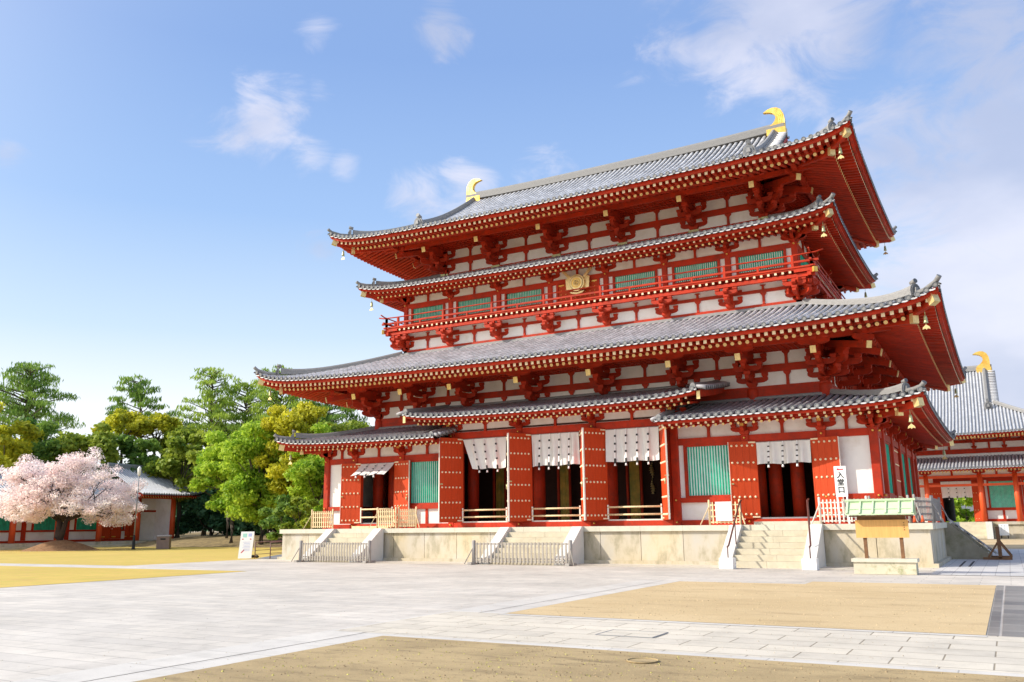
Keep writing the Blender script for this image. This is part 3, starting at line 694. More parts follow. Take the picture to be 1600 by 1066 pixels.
def mok_bay(side, s0, s1, kind, high=False):
    d = {'F': Y1, 'B': Y1, 'R': 13.5, 'L': 13.5}[side]; a, c = s0+.165, s1-.165
    zt = 6.02 if high else 5.08; zh = zt-.28; fz = .44 if high else .56
    rail(hall, side, a, c, d-.09, d+.10, zh, zt, 'head_beam')
    panel(side, s0+.002, s1-.002, d-.03, zt+.001, zt+fz+.1)
    strut(hall, side, (s0+s1)/2, d, zt+.002, zt+fz-.02)
    rail(hall, side, s0, s1, d-.085, d+.085, zt+fz-.03, zt+fz+.12, 'purlin')
    if kind in ('white', 'window'):
        rail(hall, side, a, c, d-.09, d+.12, 1.502, 1.71, 'sill_beam'); rail(hall, side, a, c, d-.06, d+.13, 2.42, 2.62, 'tie_beam')
        panel(side, a, c, d-.02, 1.711, 2.419)
        if kind == 'window':
            m_ = (s0+s1)/2; rail(hall, side, m_-.07, m_+.07, d-.0, d+.045, 1.712, 2.418, 'post')
            w0 = s0+.38 if s1-s0 > 2.5 else s0+.2
            w1 = s1-.38 if s1-s0 > 2.5 else s1-.2
            panel(side, a, w0-.001, d-.02, 2.621, zh-.001); panel(side, w1+.001, c, d-.02, 2.621, zh-.001)
            window(hall, side, w0, w1, d, 2.622, zh-.002, fw_=.13)
        else: panel(side, a, c, d-.02, 2.621, zh-.001)
    elif kind == 'door':
        rail(hall, side, a, c, d-.09, d+.12, 1.502, 1.71, 'sill_beam'); rail(hall, side, a, c, d-.1, d-.02, 1.711, zh-.001, 'door_backing', REDD)
        for k in (0, 1):
            x = a+.12+k*(c-a-.24)/2; b = MB(SIDE[side]); b.box(x+.01, x+(c-a-.24)/2-.01, d-.02, d+.05, 1.74, zh-.03)
            for zz in (1.9, 2.6, 3.3, 4.0, 4.6): b.box(x+.03, x+(c-a-.24)/2-.03, d+.05, d+.07, zz, zz+.05, 1)
            b.build('door_leaf', [REDD, GOLD], hall)
    elif kind == 'open':
        o0, o1 = s0+.425, s1-.425
        if high: o0, o1 = s0+.60, s1-.60
        rail(hall, side, a, o0, d-.09, d+.06, 1.72, zh-.002, 'door_jamb'); rail(hall, side, o1, c, d-.09, d+.06, 1.72, zh-.002, 'door_jamb')
        rail(hall, side, o0-.02, o1+.02, d-.07, d+.085, zh-.12, zh-.002, 'lintel')
        rail(hall, side, a, c, d-.12, d+.16, 1.502, 1.72, 'sill_beam')
        rail(hall, side, o0, o1, d-.12, d+.10, 1.721, 1.78, 'threshold', GREYM if not high else WOODW)
bays = [(-13.5,-11.625,'white'),(-11.625,-8.625,'open'),(-8.625,-5.625,'window'),(-5.625,-1.875,'open'),(-1.875,1.875,'open'),(1.875,5.625,'open'),(5.625,8.625,'window'),(8.625,11.625,'open'),(11.625,13.5,'white')]
for s0, s1, k in bays: mok_bay('F', s0, s1, k, abs(s0+s1) < 8)
for s0, s1, k in bays: mok_bay('B', s0, s1, 'white' if k == 'white' else 'window', False)
ys = [(-7.875,-6,'white'),(-6,-3,'window'),(-3,0,'door'),(0,3,'window'),(3,6,'window'),(6,7.875,'white')]
for s0, s1, k in ys: mok_bay('R', s0, s1, k); mok_bay('L', s0, s1, k)
# grey stone sill step in front of the visitors' doorway
b = MB(); b.box(8.9, 11.4, -8.5, -8.06, 1.5, 1.62); b.build('door_step', STONEC, hall)
b = MB(); b.box(-11.3, -9.0, -8.5, -8.06, 1.5, 1.62); b.build('door_step', WOODP, hall)
# small brackets of the pent ring
for c in C1:
    for sx in (-1, 1):
        hi = c < 7
        inst(smallr if hi else small, 'bracket_set', hall, (sx*c, -Y1, 6.02 if hi else 5.08))
        inst(small, 'bracket_set', hall, (sx*c, Y1, 5.08), math.pi)
for y in (-6, -3, 0, 3, 6, -7.875, 7.875):
    for sx in (-1, 1): inst(small, 'bracket_set', hall, (sx*13.5, y, 5.08), sx*math.pi/2)
for sx in (-1, 1): inst(small, 'bracket_set', hall, (sx*13.5, -Y1, 5.08), sx*math.pi/4)
# ground storey roofs
fT4 = lambda c: .24*c + .008*c*c
T4 = Tier(15.55, 9.82, 5.63, .5, fT4, (13.5, 7.875), .25, .13, .15); T4R = Tier(7.25, 9.82, 6.47, .40, lambda c: .25*c+.003*c*c, (7.25, 7.875), .25, .13, .15)
T3 = Tier(16.44, 10.62, 8.75, 1.0, lambda c: .34*c+.006*c*c, (11.625, 6.0), .27)
T2 = Tier(12.73, 6.91, 14.14, .65, lambda c: .37*c+.01*c*c, (10.65, 5.0), .27, .13, .14)
T1 = Tier(13.85, 8.14, 16.80, .95, lambda c: .36*c+.0245*c*c, (9.1, 3.4), .33, .22, .20)
def skirt(T, name, runs, segs=None):
    r = MB()
    for side in ALL:
        A = T.A[side]; run = runs[0 if side in 'FB' else 1]
        for s0, s1 in (segs[side] if segs else [(-A, A)]):
            tile_rows(r, T, side, lambda s: min(run, A-abs(s)), s0, s1)
    return r
r = skirt(T4, 'pent_roof', (3.82, 3.93), {'F': [(-15.55, -5.5), (5.5, 15.55)], 'B': [(-15.55, 15.55)], 'R': [(-9.82, 9.82)], 'L': [(-9.82, 9.82)]})
for sx in (-1, 1): verge(r, T4, 'F', sx*5.5, -sx, 0, 3.6, out=.22)
for side, d, A in (('F', 6.0, 11.5), ('R', 11.625, 6.1), ('L', 11.625, 6.1)):
    r.T = SIDE[side]; z = 5.63+.07+fT4(3.8)
    sweep(r, [(-A, d+.14, z-.02), (A, d+.14, z-.02)] if side != 'F' else [(-A, d+.14, z-.02), (-5.6, d+.14, z-.02)], .24, .14, 6)
    if side == 'F': sweep(r, [(5.6, d+.14, z-.02), (A, d+.14, z-.02)], .24, .14, 6)
r.build('pent_roof', TM_PENT, hall)
r = MB(); tile_rows(r, T4R, 'F', lambda s: 3.82, -7.25, 7.25)
for sx in (-1, 1): verge(r, T4R, 'F', sx*7.25, sx, 0, 3.7, out=.42); bargeboard(r, T4R, 'F', sx*7.34, .25, 3.8, .30, .09, m=4, off=-.08)
r.T = SIDE['F']; z = 6.47+.07+.25*3.8+.04; sweep(r, [(-7.2, 6.14, z), (7.2, 6.14, z)], .24, .13, 6)
for sx in (-1, 1): r.box(sx*7.30-.07, sx*7.30+.07, 9.57, 9.63, 6.47+.0, 6.47+.33, 5)
r.build('raised_pent_roof', TM_PENT, hall)
eaves(hall, T4, 'F', [(-15.55, -5.55), (5.55, 15.55)], False, KEEP, rs=.62); eaves(hall, T4, 'R', [(-9.82, 9.82)], False, KEEP, rs=.62); eaves(hall, T4, 'L', [(-9.82, 9.82)], False, KEEP, rs=.62); eaves(hall, T4, 'B', [(-15.55, 15.55)], False, KEEP, rs=.62)
eaves(hall, T4R, 'F', [(-7.2, 7.2)], False, KEEP, rs=.62)
# lower main body
X0, Y0 = 11.625, 6.0; C0 = [1.875, 5.625, 8.625, 11.625]; S0 = [-6, -3, 0, 3, 6]
def body(side, cols, d, zp, k, below, colw=.0):
    """two rows of plaster between bracket arms above the wall plate zp"""
    a, c = cols[0], cols[-1]
    rail(hall, side, a-.2, c+.2, d-.14, d+.14, zp-.10, zp-.001, 'wall_plate'); rail(hall, side, a-.12, c+.12, d-.11, d+.11, zp-below, zp-.24, 'tie_beam')
    for s0, s1 in zip(cols, cols[1:]):
        rail(hall, side, s0, s1, d-.05, d+.03, zp, zp+1.5*k, 'plaster_panel', WHITE)
        rail(hall, side, s0, s1, d+.035, d+.12, zp-.239, zp-.101, 'tie_beam')
        m = (s0+s1)/2; strut(hall, side, m, d+.04, zp+.001, zp+.59*k-.01); strut(hall, side, m, d+.04, zp+.90*k+.001, zp+1.46*k)
    rail(hall, side, a-.35, c+.35, d+.031, d+.13, zp+.59*k, zp+.90*k, 'through_beam'); rail(hall, side, a-.35, c+.35, d-.1, d+.14, zp+1.46*k, zp+1.62*k, 'through_beam')
def coffer(side, T, zc, d0, d1, half):
    b = MB(SIDE[side]); n = int(2*half/.26)
    for i in range(n+1): x = -half+2*half*i/n; b.box(x-.025, x+.025, d0, d1, zc, zc+.045)
    m = int((d1-d0)/.26)
    for j in range(m+1): y = d0+(d1-d0)*j/m; b.box(-half, half, y-.025, y+.025, zc+.002, zc+.04)
    b.box(-half, half, d0, d1, zc+.045, zc+.07); b.build('coffered_ceiling', RED, hall)
def purlin(side, T, d, half, drop=.09, ext=.9):
    b = MB(SIDE[side]); n = 14; L = half+(d-T.W[side])+ext; P = [(-L+2*L*i/n, d, T.zu(side, -L+2*L*i/n, d)-drop-.11) for i in range(n+1)]
    for p, q in zip(P, P[1:]): b.beam(p, q, .19, .22)
    b.build('purlin', RED, hall)
bigb = bracket_big('bracket_set'); bigd = bracket_big('bracket_set', 1., 2.6, True); b1 = bracket_big('bracket_set', .97, 1.95); b1d = bracket_big('bracket_set', .97, 2.6, True)
for side, cols, d in (('F', [-c for c in C0[::-1]]+C0, Y0), ('R', S0, X0), ('B', [-c for c in C0[::-1]]+C0, Y0), ('L', S0, X0)):
    body(side, cols, d, 7.30, 1., .47)
    coffer(side, T3, 8.78, d+.1, d+1.9, cols[-1]+.1); purlin(side, T3, d+1.95, cols[-1])
    for s in cols[1:-1]: x, y, z = SIDE[side](s, d, 7.30); inst(bigb, 'bracket_set', hall, (x, y, z), SROT[side])
    for s in (cols[0], cols[-1]):
        x, y, z = SIDE[side](s, d, 7.30); inst(bigb, 'bracket_set', hall, (x, y, z+.001), SROT[side])
    for s in cols:
        x, y, z = SIDE[side](s, d, 0)
        if side in 'FR' or abs(s) < cols[-1]: 
            if not (side == 'R' and abs(s) == cols[-1]): column(x, y, 1.5, 7.22, rnd=.29)
for sx in (-1, 1):
    for sy in (-1, 1): inst(bigd, 'bracket_set', hall, (sx*X0, sy*Y0, 7.302), {(1,-1): math.pi/4, (-1,-1): -math.pi/4, (1,1): 3*math.pi/4, (-1,1): -3*math.pi/4}[(sx, sy)])
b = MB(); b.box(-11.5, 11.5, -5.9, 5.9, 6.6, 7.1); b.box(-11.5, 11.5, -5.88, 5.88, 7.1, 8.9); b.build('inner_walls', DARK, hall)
r = skirt(T3, 'lower_roof', (5.62, 5.79))
for side, d, A in (('F', 5.0, 10.9), ('R', 10.65, 5.2), ('L', 10.65, 5.2), ('B', 5.0, 10.9)):
    r.T = SIDE[side]; z = 8.75+.07+T3.f(5.5); sweep(r, [(-A, d+.13, z), (A, d+.13, z)], .26, .15, 6)
r.build('lower_roof', TM, hall)
eaves(hall, T3, 'F', [(-16.44, 16.44)], True, KEEP, single=True); 
for s_ in 'RBL': eaves(hall, T3, s_, [(-10.62, 10.62)] if s_ in 'RL' else [(-16.44, 16.44)], True, KEEP)
# upper ring with balcony
C2 = [1.55, 4.6, 7.65, 10.65]; YU = 5.0; S2 = [-5.0, -1.7, 1.7, 5.0]
midb = bracket_mid('bracket_set')
def up_ring(side, cols, d, detail=True):
    a, c = cols[0], cols[-1]
    rail(hall, side, a-.1, c+.1, d-.10, d+.10, 10.85, 11.16, 'tie_beam')
    for s0, s1 in zip(cols, cols[1:]):
        rail(hall, side, s0, s1, d-.05, d+.03, 11.161, 12.6, 'plaster_panel', WHITE)
        strut(hall, side, (s0+s1)/2, d+.04, 11.162, 11.70, w=.11); strut(hall, side, (s0+s1)/2, d+.04, 11.85, 12.05, w=.10)
    rail(hall, side, a-.2, c+.2, d+.031, d+.12, 11.70, 11.84, 'through_beam')
    for s in cols: x, y, z = SIDE[side](s, d, 11.13); inst(midb, 'bracket_set', hall, (x, y, z), SROT[side])
    # balcony
    D = d+.85
    rail(hall, side, a-.9, c+.9, d+.60, d+.76, 11.98, 12.14, 'purlin')
    rail(hall, side, a-.83 if side in 'FB' else a+.0, c+.83 if side in 'FB' else c, d+.031, D, 12.29, 12.36, 'balcony_floor', RED)
    rail(hall, side, a-.95, c+.95, D-.10, D+.04, 12.362, 12.43, 'balcony_edge')
    j = MB(SIDE[side]); n = int(round((c-a+1.6)/.31))
    for i in range(n+1):
        s = a-.8+(c-a+1.6)*i/n; j.beam((s, d+.04, 12.235), (s, D-.02, 12.235), .10, .11, 0, 1)
    j.build('joists', [RED, CREAM], hall)
    g = MB(SIDE[side])
    g.tube([(a-1.32, D-.05, 13.06), (a-1.0, D-.05, 12.985), (a, D-.05, 12.96), (c, D-.05, 12.96), (c+1.0, D-.05, 12.985), (c+1.32, D-.05, 13.06)], .035, 8)
    g.box(a-1.1, c+1.1, D-.10, D-.0, 12.60, 12.69); 
    for k, s in enumerate(list(cols)+[a-.8, c+.8]):
        g.box(s-.055, s+.055, D-.105, D+.005, 12.43, 12.93); g.tube([(s, D-.05, 12.93), (s, D-.05, 12.96)], .05, 8)
    for s0, s1 in zip([a-.8]+list(cols), list(cols)+[c+.8]):
        if s1-s0 > 1.5: m = (s0+s1)/2; g.box(m-.045, m+.045, D-.1, D-.0, 12.43, 12.60)
    g.build('balustrade', RED, hall)
    # wall
    rail(hall, side, a-.05, c+.05, d-.02, d+.11, 12.52, 12.66, 'sill_beam'); rail(hall, side, a-.12, c+.12, d-.06, d+.115, 13.57, 13.80, 'head_beam')
    for s0, s1 in zip(cols, cols[1:]):
        rail(hall, side, s0, s1, d-.05, d+.02, 12.661, 13.569, 'plaster_panel', WHITE); rail(hall, side, s0, s1, d-.05, d+.03, 13.801, 14.42, 'plaster_panel', WHITE)
        m = (s0+s1)/2; strut(hall, side, m, d+.035, 13.802, 14.32, w=.12)
        h = (s1-s0)/2-.47
        if side == 'F' and abs(m) < .1:
            f = MB(SIDE[side]); f.box(m-h-.12, m-h, d+.02, d+.10, 12.66, 13.57); f.box(m+h, m+h+.12, d+.02, d+.10, 12.66, 13.57); f.build('door_jamb', RED, hall)
            for q in (-1, 1):
                l = MB(SIDE[side]); l.box(min(m, m+q*h)+.008, max(m, m+q*h)-.008, d+.021, d+.06, 12.665, 13.565)
                for rr in range(4):
                    for c_ in range(4): x = m+q*h*(.14+.24*c_); z = 12.78+.22*rr; l.tube([(x, d+.06, z), (x, d+.09, z)], [.03, .015], 6, 1)
                l.box(m+q*h*.98, m+q*h*.7, d+.06, d+.075, 13.46, 13.52, 1)
                l.build('door_leaf', [REDD, GILT], hall)
        else:
            window(hall, side, m-h-.1, m+h+.1, d+.05, 12.661, 13.569, fw_=.11, step=.10)
    rail(hall, side, a-.1, c+.1, d-.06, d+.09, 14.30, 14.44, 'purlin')
    for s in cols:
        x, y, z = SIDE[side](s, d, 0); 
        if not (side in 'RL' and abs(s) > 4.9): column(x, y, 11.2, 13.84, w=.27, stud=(13.72,) if side == 'F' else None)
        inst(small, 'bracket_set', hall, (x, y, 13.80), SROT[side])
colsU = [-c for c in C2[::-1]]+C2
for side, cols, d in (('F', colsU, YU), ('R', S2, 10.65), ('B', colsU, YU), ('L', S2, 10.65)): up_ring(side, cols, d)
for sx in (-1, 1):
    inst(small, 'bracket_set', hall, (sx*10.65, -YU, 13.80), sx*math.pi/4); inst(midb, 'bracket_set', hall, (sx*10.65, -YU, 11.13), sx*math.pi/4)
    b = MB(); b.beam((sx*10.4, -4.75, 12.15), (sx*11.55, -5.9, 12.18), .17, .2); b.beam((sx*11.55, -5.9, 12.18), (sx*11.63, -5.98, 12.18), .19, .22, 1); b.build('corner_joist', [RED, GILT], hall)
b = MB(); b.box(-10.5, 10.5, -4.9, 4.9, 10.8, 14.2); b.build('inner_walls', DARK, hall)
r = skirt(T2, 'upper_pent_roof', (3.51, 3.63))
r.build('upper_pent_roof', TM, hall)
for s_ in ALL: A = T2.A[s_]; eaves(hall, T2, s_, [(-A, A)], False, KEEP, rs=.62)
# gilt emblem over the middle of the upper storey
e = MB()
def ringY(cx, cz, r0, r1, y0, y1, m=0, n=28):
    A_ = [2*math.pi*i/n for i in range(n)]
    vs = [(cx+r*math.cos(a), y, cz+r*math.sin(a)) for r, y in ((r1, y1), (r1, y0), (r0, y0), (r0, y1)) for a in A_]
    e.add(vs, [(k*n+i, k*n+(i+1) % n, ((k+1) % 4)*n+(i+1) % n, ((k+1) % 4)*n+i) for k in range(4) for i in range(n)], m, False)
EX, EZ, EY = .09, 13.42, -5.30
e.tube([(EX, EY-.10, EZ), (EX, EY+.04, EZ)], .27, 24, 1)
ringY(EX, EZ, .26, .34, EY-.14, EY+.05); ringY(EX, EZ, .37, .43, EY-.12, EY+.04, 0); ringY(EX, EZ, .15, .18, EY-.13, EY-.09)
for k in range(6): a = k*math.pi/3; e.tube([(EX+.05*math.cos(a), EY-.12, EZ+.05*math.sin(a)), (EX+.12*math.cos(a), EY-.12, EZ+.12*math.sin(a))], [.035, .045], 8, 0)
for sx in (-1, 1):
    pl = [(.30, -.34), (.62, -.30), (.66, .30), (.48, .36), (.34, .30)]
    e.prism([(EX+sx*a, EZ+c) for a, c in pl], lambda a, c, t: (a, EY+.02+.05*t, c))
    e.prism([(EX+sx*a, EZ+c) for a, c in [(.30,.30),(.42,.22),(.98,.86),(.86,.93)]], lambda a, c, t: (a, EY-.02+.05*t, c))
    e.tube([(EX+sx*.86, EY, EZ+.80), (EX+sx*1.02, EY, EZ+.97)], [.05, .02], 8)
e.prism([(EX+a, EZ+c) for a, c in [(-.40,-.42),(-.30,-.52),(0,-.58),(.30,-.52),(.40,-.42),(.25,-.44),(0,-.48),(-.25,-.44)]], lambda a, c, t: (a, EY-.06+.06*t, c))
e.beam((EX, -5.0, EZ+.1), (EX, EY, EZ+.1), .1, .1)
e.build('gilt_emblem', [GOLD, GILT], hall)
# upper main body
CU = [1.9, 5.67, 9.1]; cu_ = [-c for c in CU[::-1]]+CU; SU = [-3.4, 0, 3.4]
for side, cols, d in (('F', cu_, 3.4), ('R', SU, 9.1), ('B', cu_, 3.4), ('L', SU, 9.1)):
    body(side, cols, d, 15.72, .97, .42); coffer(side, T1, 17.15, d+.1, d+1.9, cols[-1]+.1); purlin(side, T1, d+1.95, cols[-1])
    for s in cols: x, y, z = SIDE[side](s, d, 15.72); inst(b1, 'bracket_set', hall, (x, y, z + (.001 if side in 'RL' else 0)), SROT[side])
    g = MB(SIDE[side])
    for s in cols: g.box(s-.26, s+.26, d-.1, d+.2, 15.60, 15.74)
    g.build('plate_fittings', BRONZE, hall)
for sx in (-1, 1):
    for sy in (-1, 1): inst(b1d, 'bracket_set', hall, (sx*9.1, sy*3.4, 15.722), {(1,-1): math.pi/4, (-1,-1): -math.pi/4, (1,1): 3*math.pi/4, (-1,1): -3*math.pi/4}[(sx, sy)])
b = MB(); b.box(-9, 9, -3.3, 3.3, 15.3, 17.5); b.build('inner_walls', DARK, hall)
# main roof: hip and gable
GX = 9.45; r = MB(); HG = 4.75
for side in 'FB':
    def ce(s):
        return 8.14 if abs(s) <= GX else 13.85-abs(s)
    tile_rows(r, T1, side, ce, -13.85, -GX); tile_rows(r, T1, side, ce, -GX, GX); tile_rows(r, T1, side, ce, GX, 13.85)
    for sx in (-1, 1): verge(r, T1, side, sx*GX, sx, 4.45, 8.0, out=.42); bargeboard(r, T1, side, sx*(GX+.28), 4.45, 8.14, .42, .10, m=4, off=-.07)
for side in 'RL': tile_rows(r, T1, side, lambda s: min(HG, 8.14-abs(s)), -8.14, 8.14)
main_roof = r.build('main_roof', TM, hall)
for sx in (-1, 1):
    g = MB(); x = sx*(13.85-HG); y = 3.45; zb = T1.z0+.07+T1.f(HG)-.1; k = 8
    top = [(y*(1-2*i/k), T1.z0+T1.f(8.14-abs(y*(1-2*i/k)))-.05) for i in range(k+1)]
    pl = [(-y, zb)] + [(a, c) for a, c in top[::-1]] + [(y, zb)]
    g.prism(pl, lambda a, c, t: (x - sx*.1*t, a, c)); g.build('gable_wall', RED, hall)
    for sy in (-1, 1):
        d = MB(); pts = []
        for j in range(11):
            c = 8.0 - (8.0-2.3)*j/10; pts.append((sx*(GX-.25), sy*(8.14-c), T1.z('F', GX-.25, c)+.03))
        sweep(d, pts, .26, .34, flare=.25); d.build('descending_ridge', [RIDGE, TILED], main_roof)
        oni('ridge_end_tile', main_roof, (sx*(GX-.25), sy*(8.14-2.22), T1.z('F', GX-.25, 2.25)+.02), 0 if sy < 0 else math.pi, 1.0)
d = MB(); zr = T1.z0+.07+T1.f(8.14)
pts = [(-9.75+19.5*i/30, 0, zr-.05+.16*(abs(-1+2*i/30))**3) for i in range(31)]
sweep(d, pts, .46, .48); d.build('main_ridge', [RIDGE, TILED], main_roof)
for sx in (-1, 1):
    s = MB(); x0 = sx*9.28
    out = [(.62,-.30),(.63,.55),(.58,.95),(.42,1.27),(.16,1.44),(-.14,1.48),(-.42,1.42),(-.72,1.26)]
    inn = [(-.40,1.22),(-.14,1.13),(.02,.98),(.08,.78),(.02,.58),(-.16,.38),(-.42,.22),(-.50,.12),(-.50,-.30)]
    pl = [(a, c) for a, c in out+inn]
    def sh(a, c, t): 
        w = .24*(1-.55*max(0, c)/1.5); return (x0+sx*a*.92, -w+2*w*t, 21.62+c*.88)
    s.prism(pl, sh, 0)
    for off in (.12, .24, .36):   # raised fin ribs
        o2 = [(a-off*(.9 if i < 4 else .25), c-off*(.2 if i < 3 else .85)) for i, (a, c) in enumerate(out)]
        for q in (-1, 1):
            s.tube([(x0+sx*a*.92, q*(.24*(1-.55*max(0, c)/1.5)-.012), 21.62+c*.88) for a, c in o2[:6]], .022, 6, 0)
    s.box(x0-.5, x0+.62, -.30, .30, 21.30, 21.66, 0)
    og = s.build('gilt_ridge_ornament', GILT, main_roof); q_ = .86; og.scale = (q_, .82, .985); og.location = (x0*(1-q_), 0, 21.45*.015)
for s_ in ALL: A = T1.A[s_]; eaves(hall, T1, s_, [(-A, A)], True, KEEP)
BL = []
for T, nm, cs, w, h in ((T1, 'highest roof', 4.1, .24, .24), (T2, 'second roof from the top', 3.4, .2, .19), (T3, 'wide third roof', 5.55, .25, .24), (T4, 'lowest roof', 3.8, .22, .21)):
    for sx in (-1, 1):
        for sy in (-1, 1):
            p = hip(hall, T, sx, sy, cs, h=h, w=w, orn=.80 if T in (T1, T3) else .66, ce=.95 if T in (T1, T3) else .75)
            if (sx, sy) == (-1, 1): continue
            where = {(1,-1): 'right front corner', (-1,-1): 'left front corner', (1,1): 'right rear corner'}[(sx, sy)]
            bell((p[0]+sx*.12, p[1]+sy*.12, p[2]), f'bronze wind bell under the {where} of the {nm}')
KEEP['rafter'].build('rafters', [RED, YEL, CREAM], hall, kind='stuff'); KEEP['flying_rafter'].build('flying_rafters', [RED, YEL, CREAM], hall, kind='stuff')
# ground storey interior
b = MB(); b.box(-13.3, 13.3, -7.7, 7.7, 1.496, 1.52); b.build('floor', GREYM, hall)
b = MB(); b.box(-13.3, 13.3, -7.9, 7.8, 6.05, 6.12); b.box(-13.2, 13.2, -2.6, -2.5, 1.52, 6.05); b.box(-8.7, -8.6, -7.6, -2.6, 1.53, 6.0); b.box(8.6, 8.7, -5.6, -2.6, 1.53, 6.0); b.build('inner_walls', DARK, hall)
for x in (1.65, 2.37, -2.1, -1.45, -5.9, -5.2): column(x, -3.5, 1.52, 6.0, w=.12)
for x in (2.0, -1.78, -5.55):
    b = MB(); n = 8; P = [[(x-.25+.5*i/n, -3.45+.03*math.sin(i*1.9), z) for z in (1.7, 3, 4.5, 6.0)] for i in range(n+1)]; b.grid(P); b.build('brocade_hanging', BROCADE, hall)
for x in (2.75, -.9, -4.7, 4.3, .6):
    b = MB(); 
    for k in range(26): z = 3.0+.11*k; w = .12+.1*math.sin(k*.8); b.taper(x+.03*math.sin(k), -3.0, z, z+.09, w, w*.6)
    b.build('hanging_canopy_ornament', GOLD, hall)
for x in (-10.6, 10.2, 9.3, -9.6): column(x, -6.0, 1.52, 6.0, rnd=.28)
# door leaves standing open
for cx in (-3.75, 0, 3.75):
    door_leaf(hall, (cx-1.26, -Y1-.06, 1.74), 1.25, 3.98, R(-120), 6, 6, 1); door_leaf(hall, (cx+1.26, -Y1-.06, 1.74), 1.25, 3.98, R(-60), 6, 6, 1)
for cx, w in ((10.125, 1.08), (-10.125, 1.08)):
    door_leaf(hall, (cx-1.07, -Y1-.10, 1.74), w, 3.06, R(-162), 5, 5, 1); door_leaf(hall, (cx+1.07, -Y1-.10, 1.74), w, 3.06, R(-12), 5, 5, 1)

# ------------------------------------------------------------------ curtains, barriers and small things at the hall
def curtain(x0, x1, zt, zb, y, ties, label, dy=0., skew=0., wave=.08, loose=0., T=ident):
    t = empty('door_curtain', T((x0+x1)/2, y, zt), label=label, cat='curtain', group='white curtains hung in doorways')
    o = Vector(T((x0+x1)/2, y, zt)); TT = lambda a, b_, c: tuple(Vector(T(a, b_, c)) - o)
    n, m = 40, 10; P = []; ph = rng.random()*6
    for i in range(n+1):
        u = i/n; row = []
        for j in range(m+1):
            v = j/m; x = x0+(x1-x0)*u + skew*v*(1-u); z = zt+(zb-zt)*v + .02*v*math.sin(u*11+ph)
            row.append((x, y - dy*v**1.3 - wave*v**.7*(math.sin(u*math.pi*2*(ties+1)+ph) + .5*math.sin(u*47+ph*2)), z))
        P.append(row)
    b = MB(TT); b.grid(P); b.build('cloth', CLOTH, t)
    for k in range(ties):
        b = MB(TT); u = (k+.9)/(ties+.8); L = []
        for v in (0, .18, .24, .30, .42, .48, .54, .66, .72, .78, .9, 1.06):
            L.append((x0+(x1-x0)*u + skew*v*(1-u) - loose*v*math.sin(k*2.), y-.03 - dy*v**1.3 - wave*v**.7*1.5, zt+(zb-zt)*v))
        for q, (p1, p2) in enumerate(zip(L, L[1:])): b.beam(p1, p2, .055 if q % 3 != 1 else .085, .02, 1 if q % 3 == 1 else 0)
        p = L[-1]; b.tube([(p[0], p[1], p[2]), (p[0], p[1], p[2]-.10)], [.035, .05], 8, 0)
        b.build('tie_band', [WP, BLACK], t)
    b = MB(TT); b.tube([(x0-.03, y+.02, zt+.0), (x1+.03, y+.02, zt+.0)], .025, 8); b.build('hanging_pole', WOODG, t)
curtain(-4.96, -2.54, 5.66, 4.22, -8.0, 3, 'white door curtain slanting at its left edge in the left tall doorway', skew=.55, loose=.05)
curtain(-1.20, 1.20, 5.66, 4.22, -8.0, 4, 'white door curtain with four tie bands in the middle tall doorway')
curtain(2.52, 4.98, 5.66, 4.24, -8.0, 4, 'white door curtain in the right of the three tall doorways')
curtain(9.08, 11.18, 4.74, 3.86, -8.02, 3, 'short white curtain over the visitors\' doorway at the top of the open stairs', dy=.1)
curtain(-11.2, -9.07, 4.74, 4.12, -8.02, 3, 'short white curtain blowing outwards over the far left doorway', dy=.85, wave=.03)
def bars(x0, x1, y, zs, label):
    t = empty('barrier_rail', ((x0+x1)/2, y, 1.74), label=label, cat='barrier', group='pale barrier rails across the doorways')
    for z in zs: b = MB(); b.tube([(x0-(x0+x1)/2, 0, z-1.74), (x1-(x0+x1)/2, 0, z-1.74)], .04, 8); b.build('rail', WOODP, t)
    for x in (x0+.03, x1-.03): b = MB(); b.box(x-(x0+x1)/2-.03, x-(x0+x1)/2+.03, -.03, .03, 0.04, zs[0]-1.74+.1); b.build('end_post', WOODW, t)
bars(-4.98, -2.52, -8.02, (2.30, 1.98), 'two pale rails across the left of the three tall doorways')
bars(-1.22, 1.22, -8.02, (2.30, 1.98), 'two pale rails across the middle tall doorway')
bars(2.50, 4.99, -8.02, (2.30, 1.98), 'two pale rails across the right of the three tall doorways')
bars(-11.15, -9.1, -8.02, (2.45, 2.05), 'two pale rails across the far left doorway')
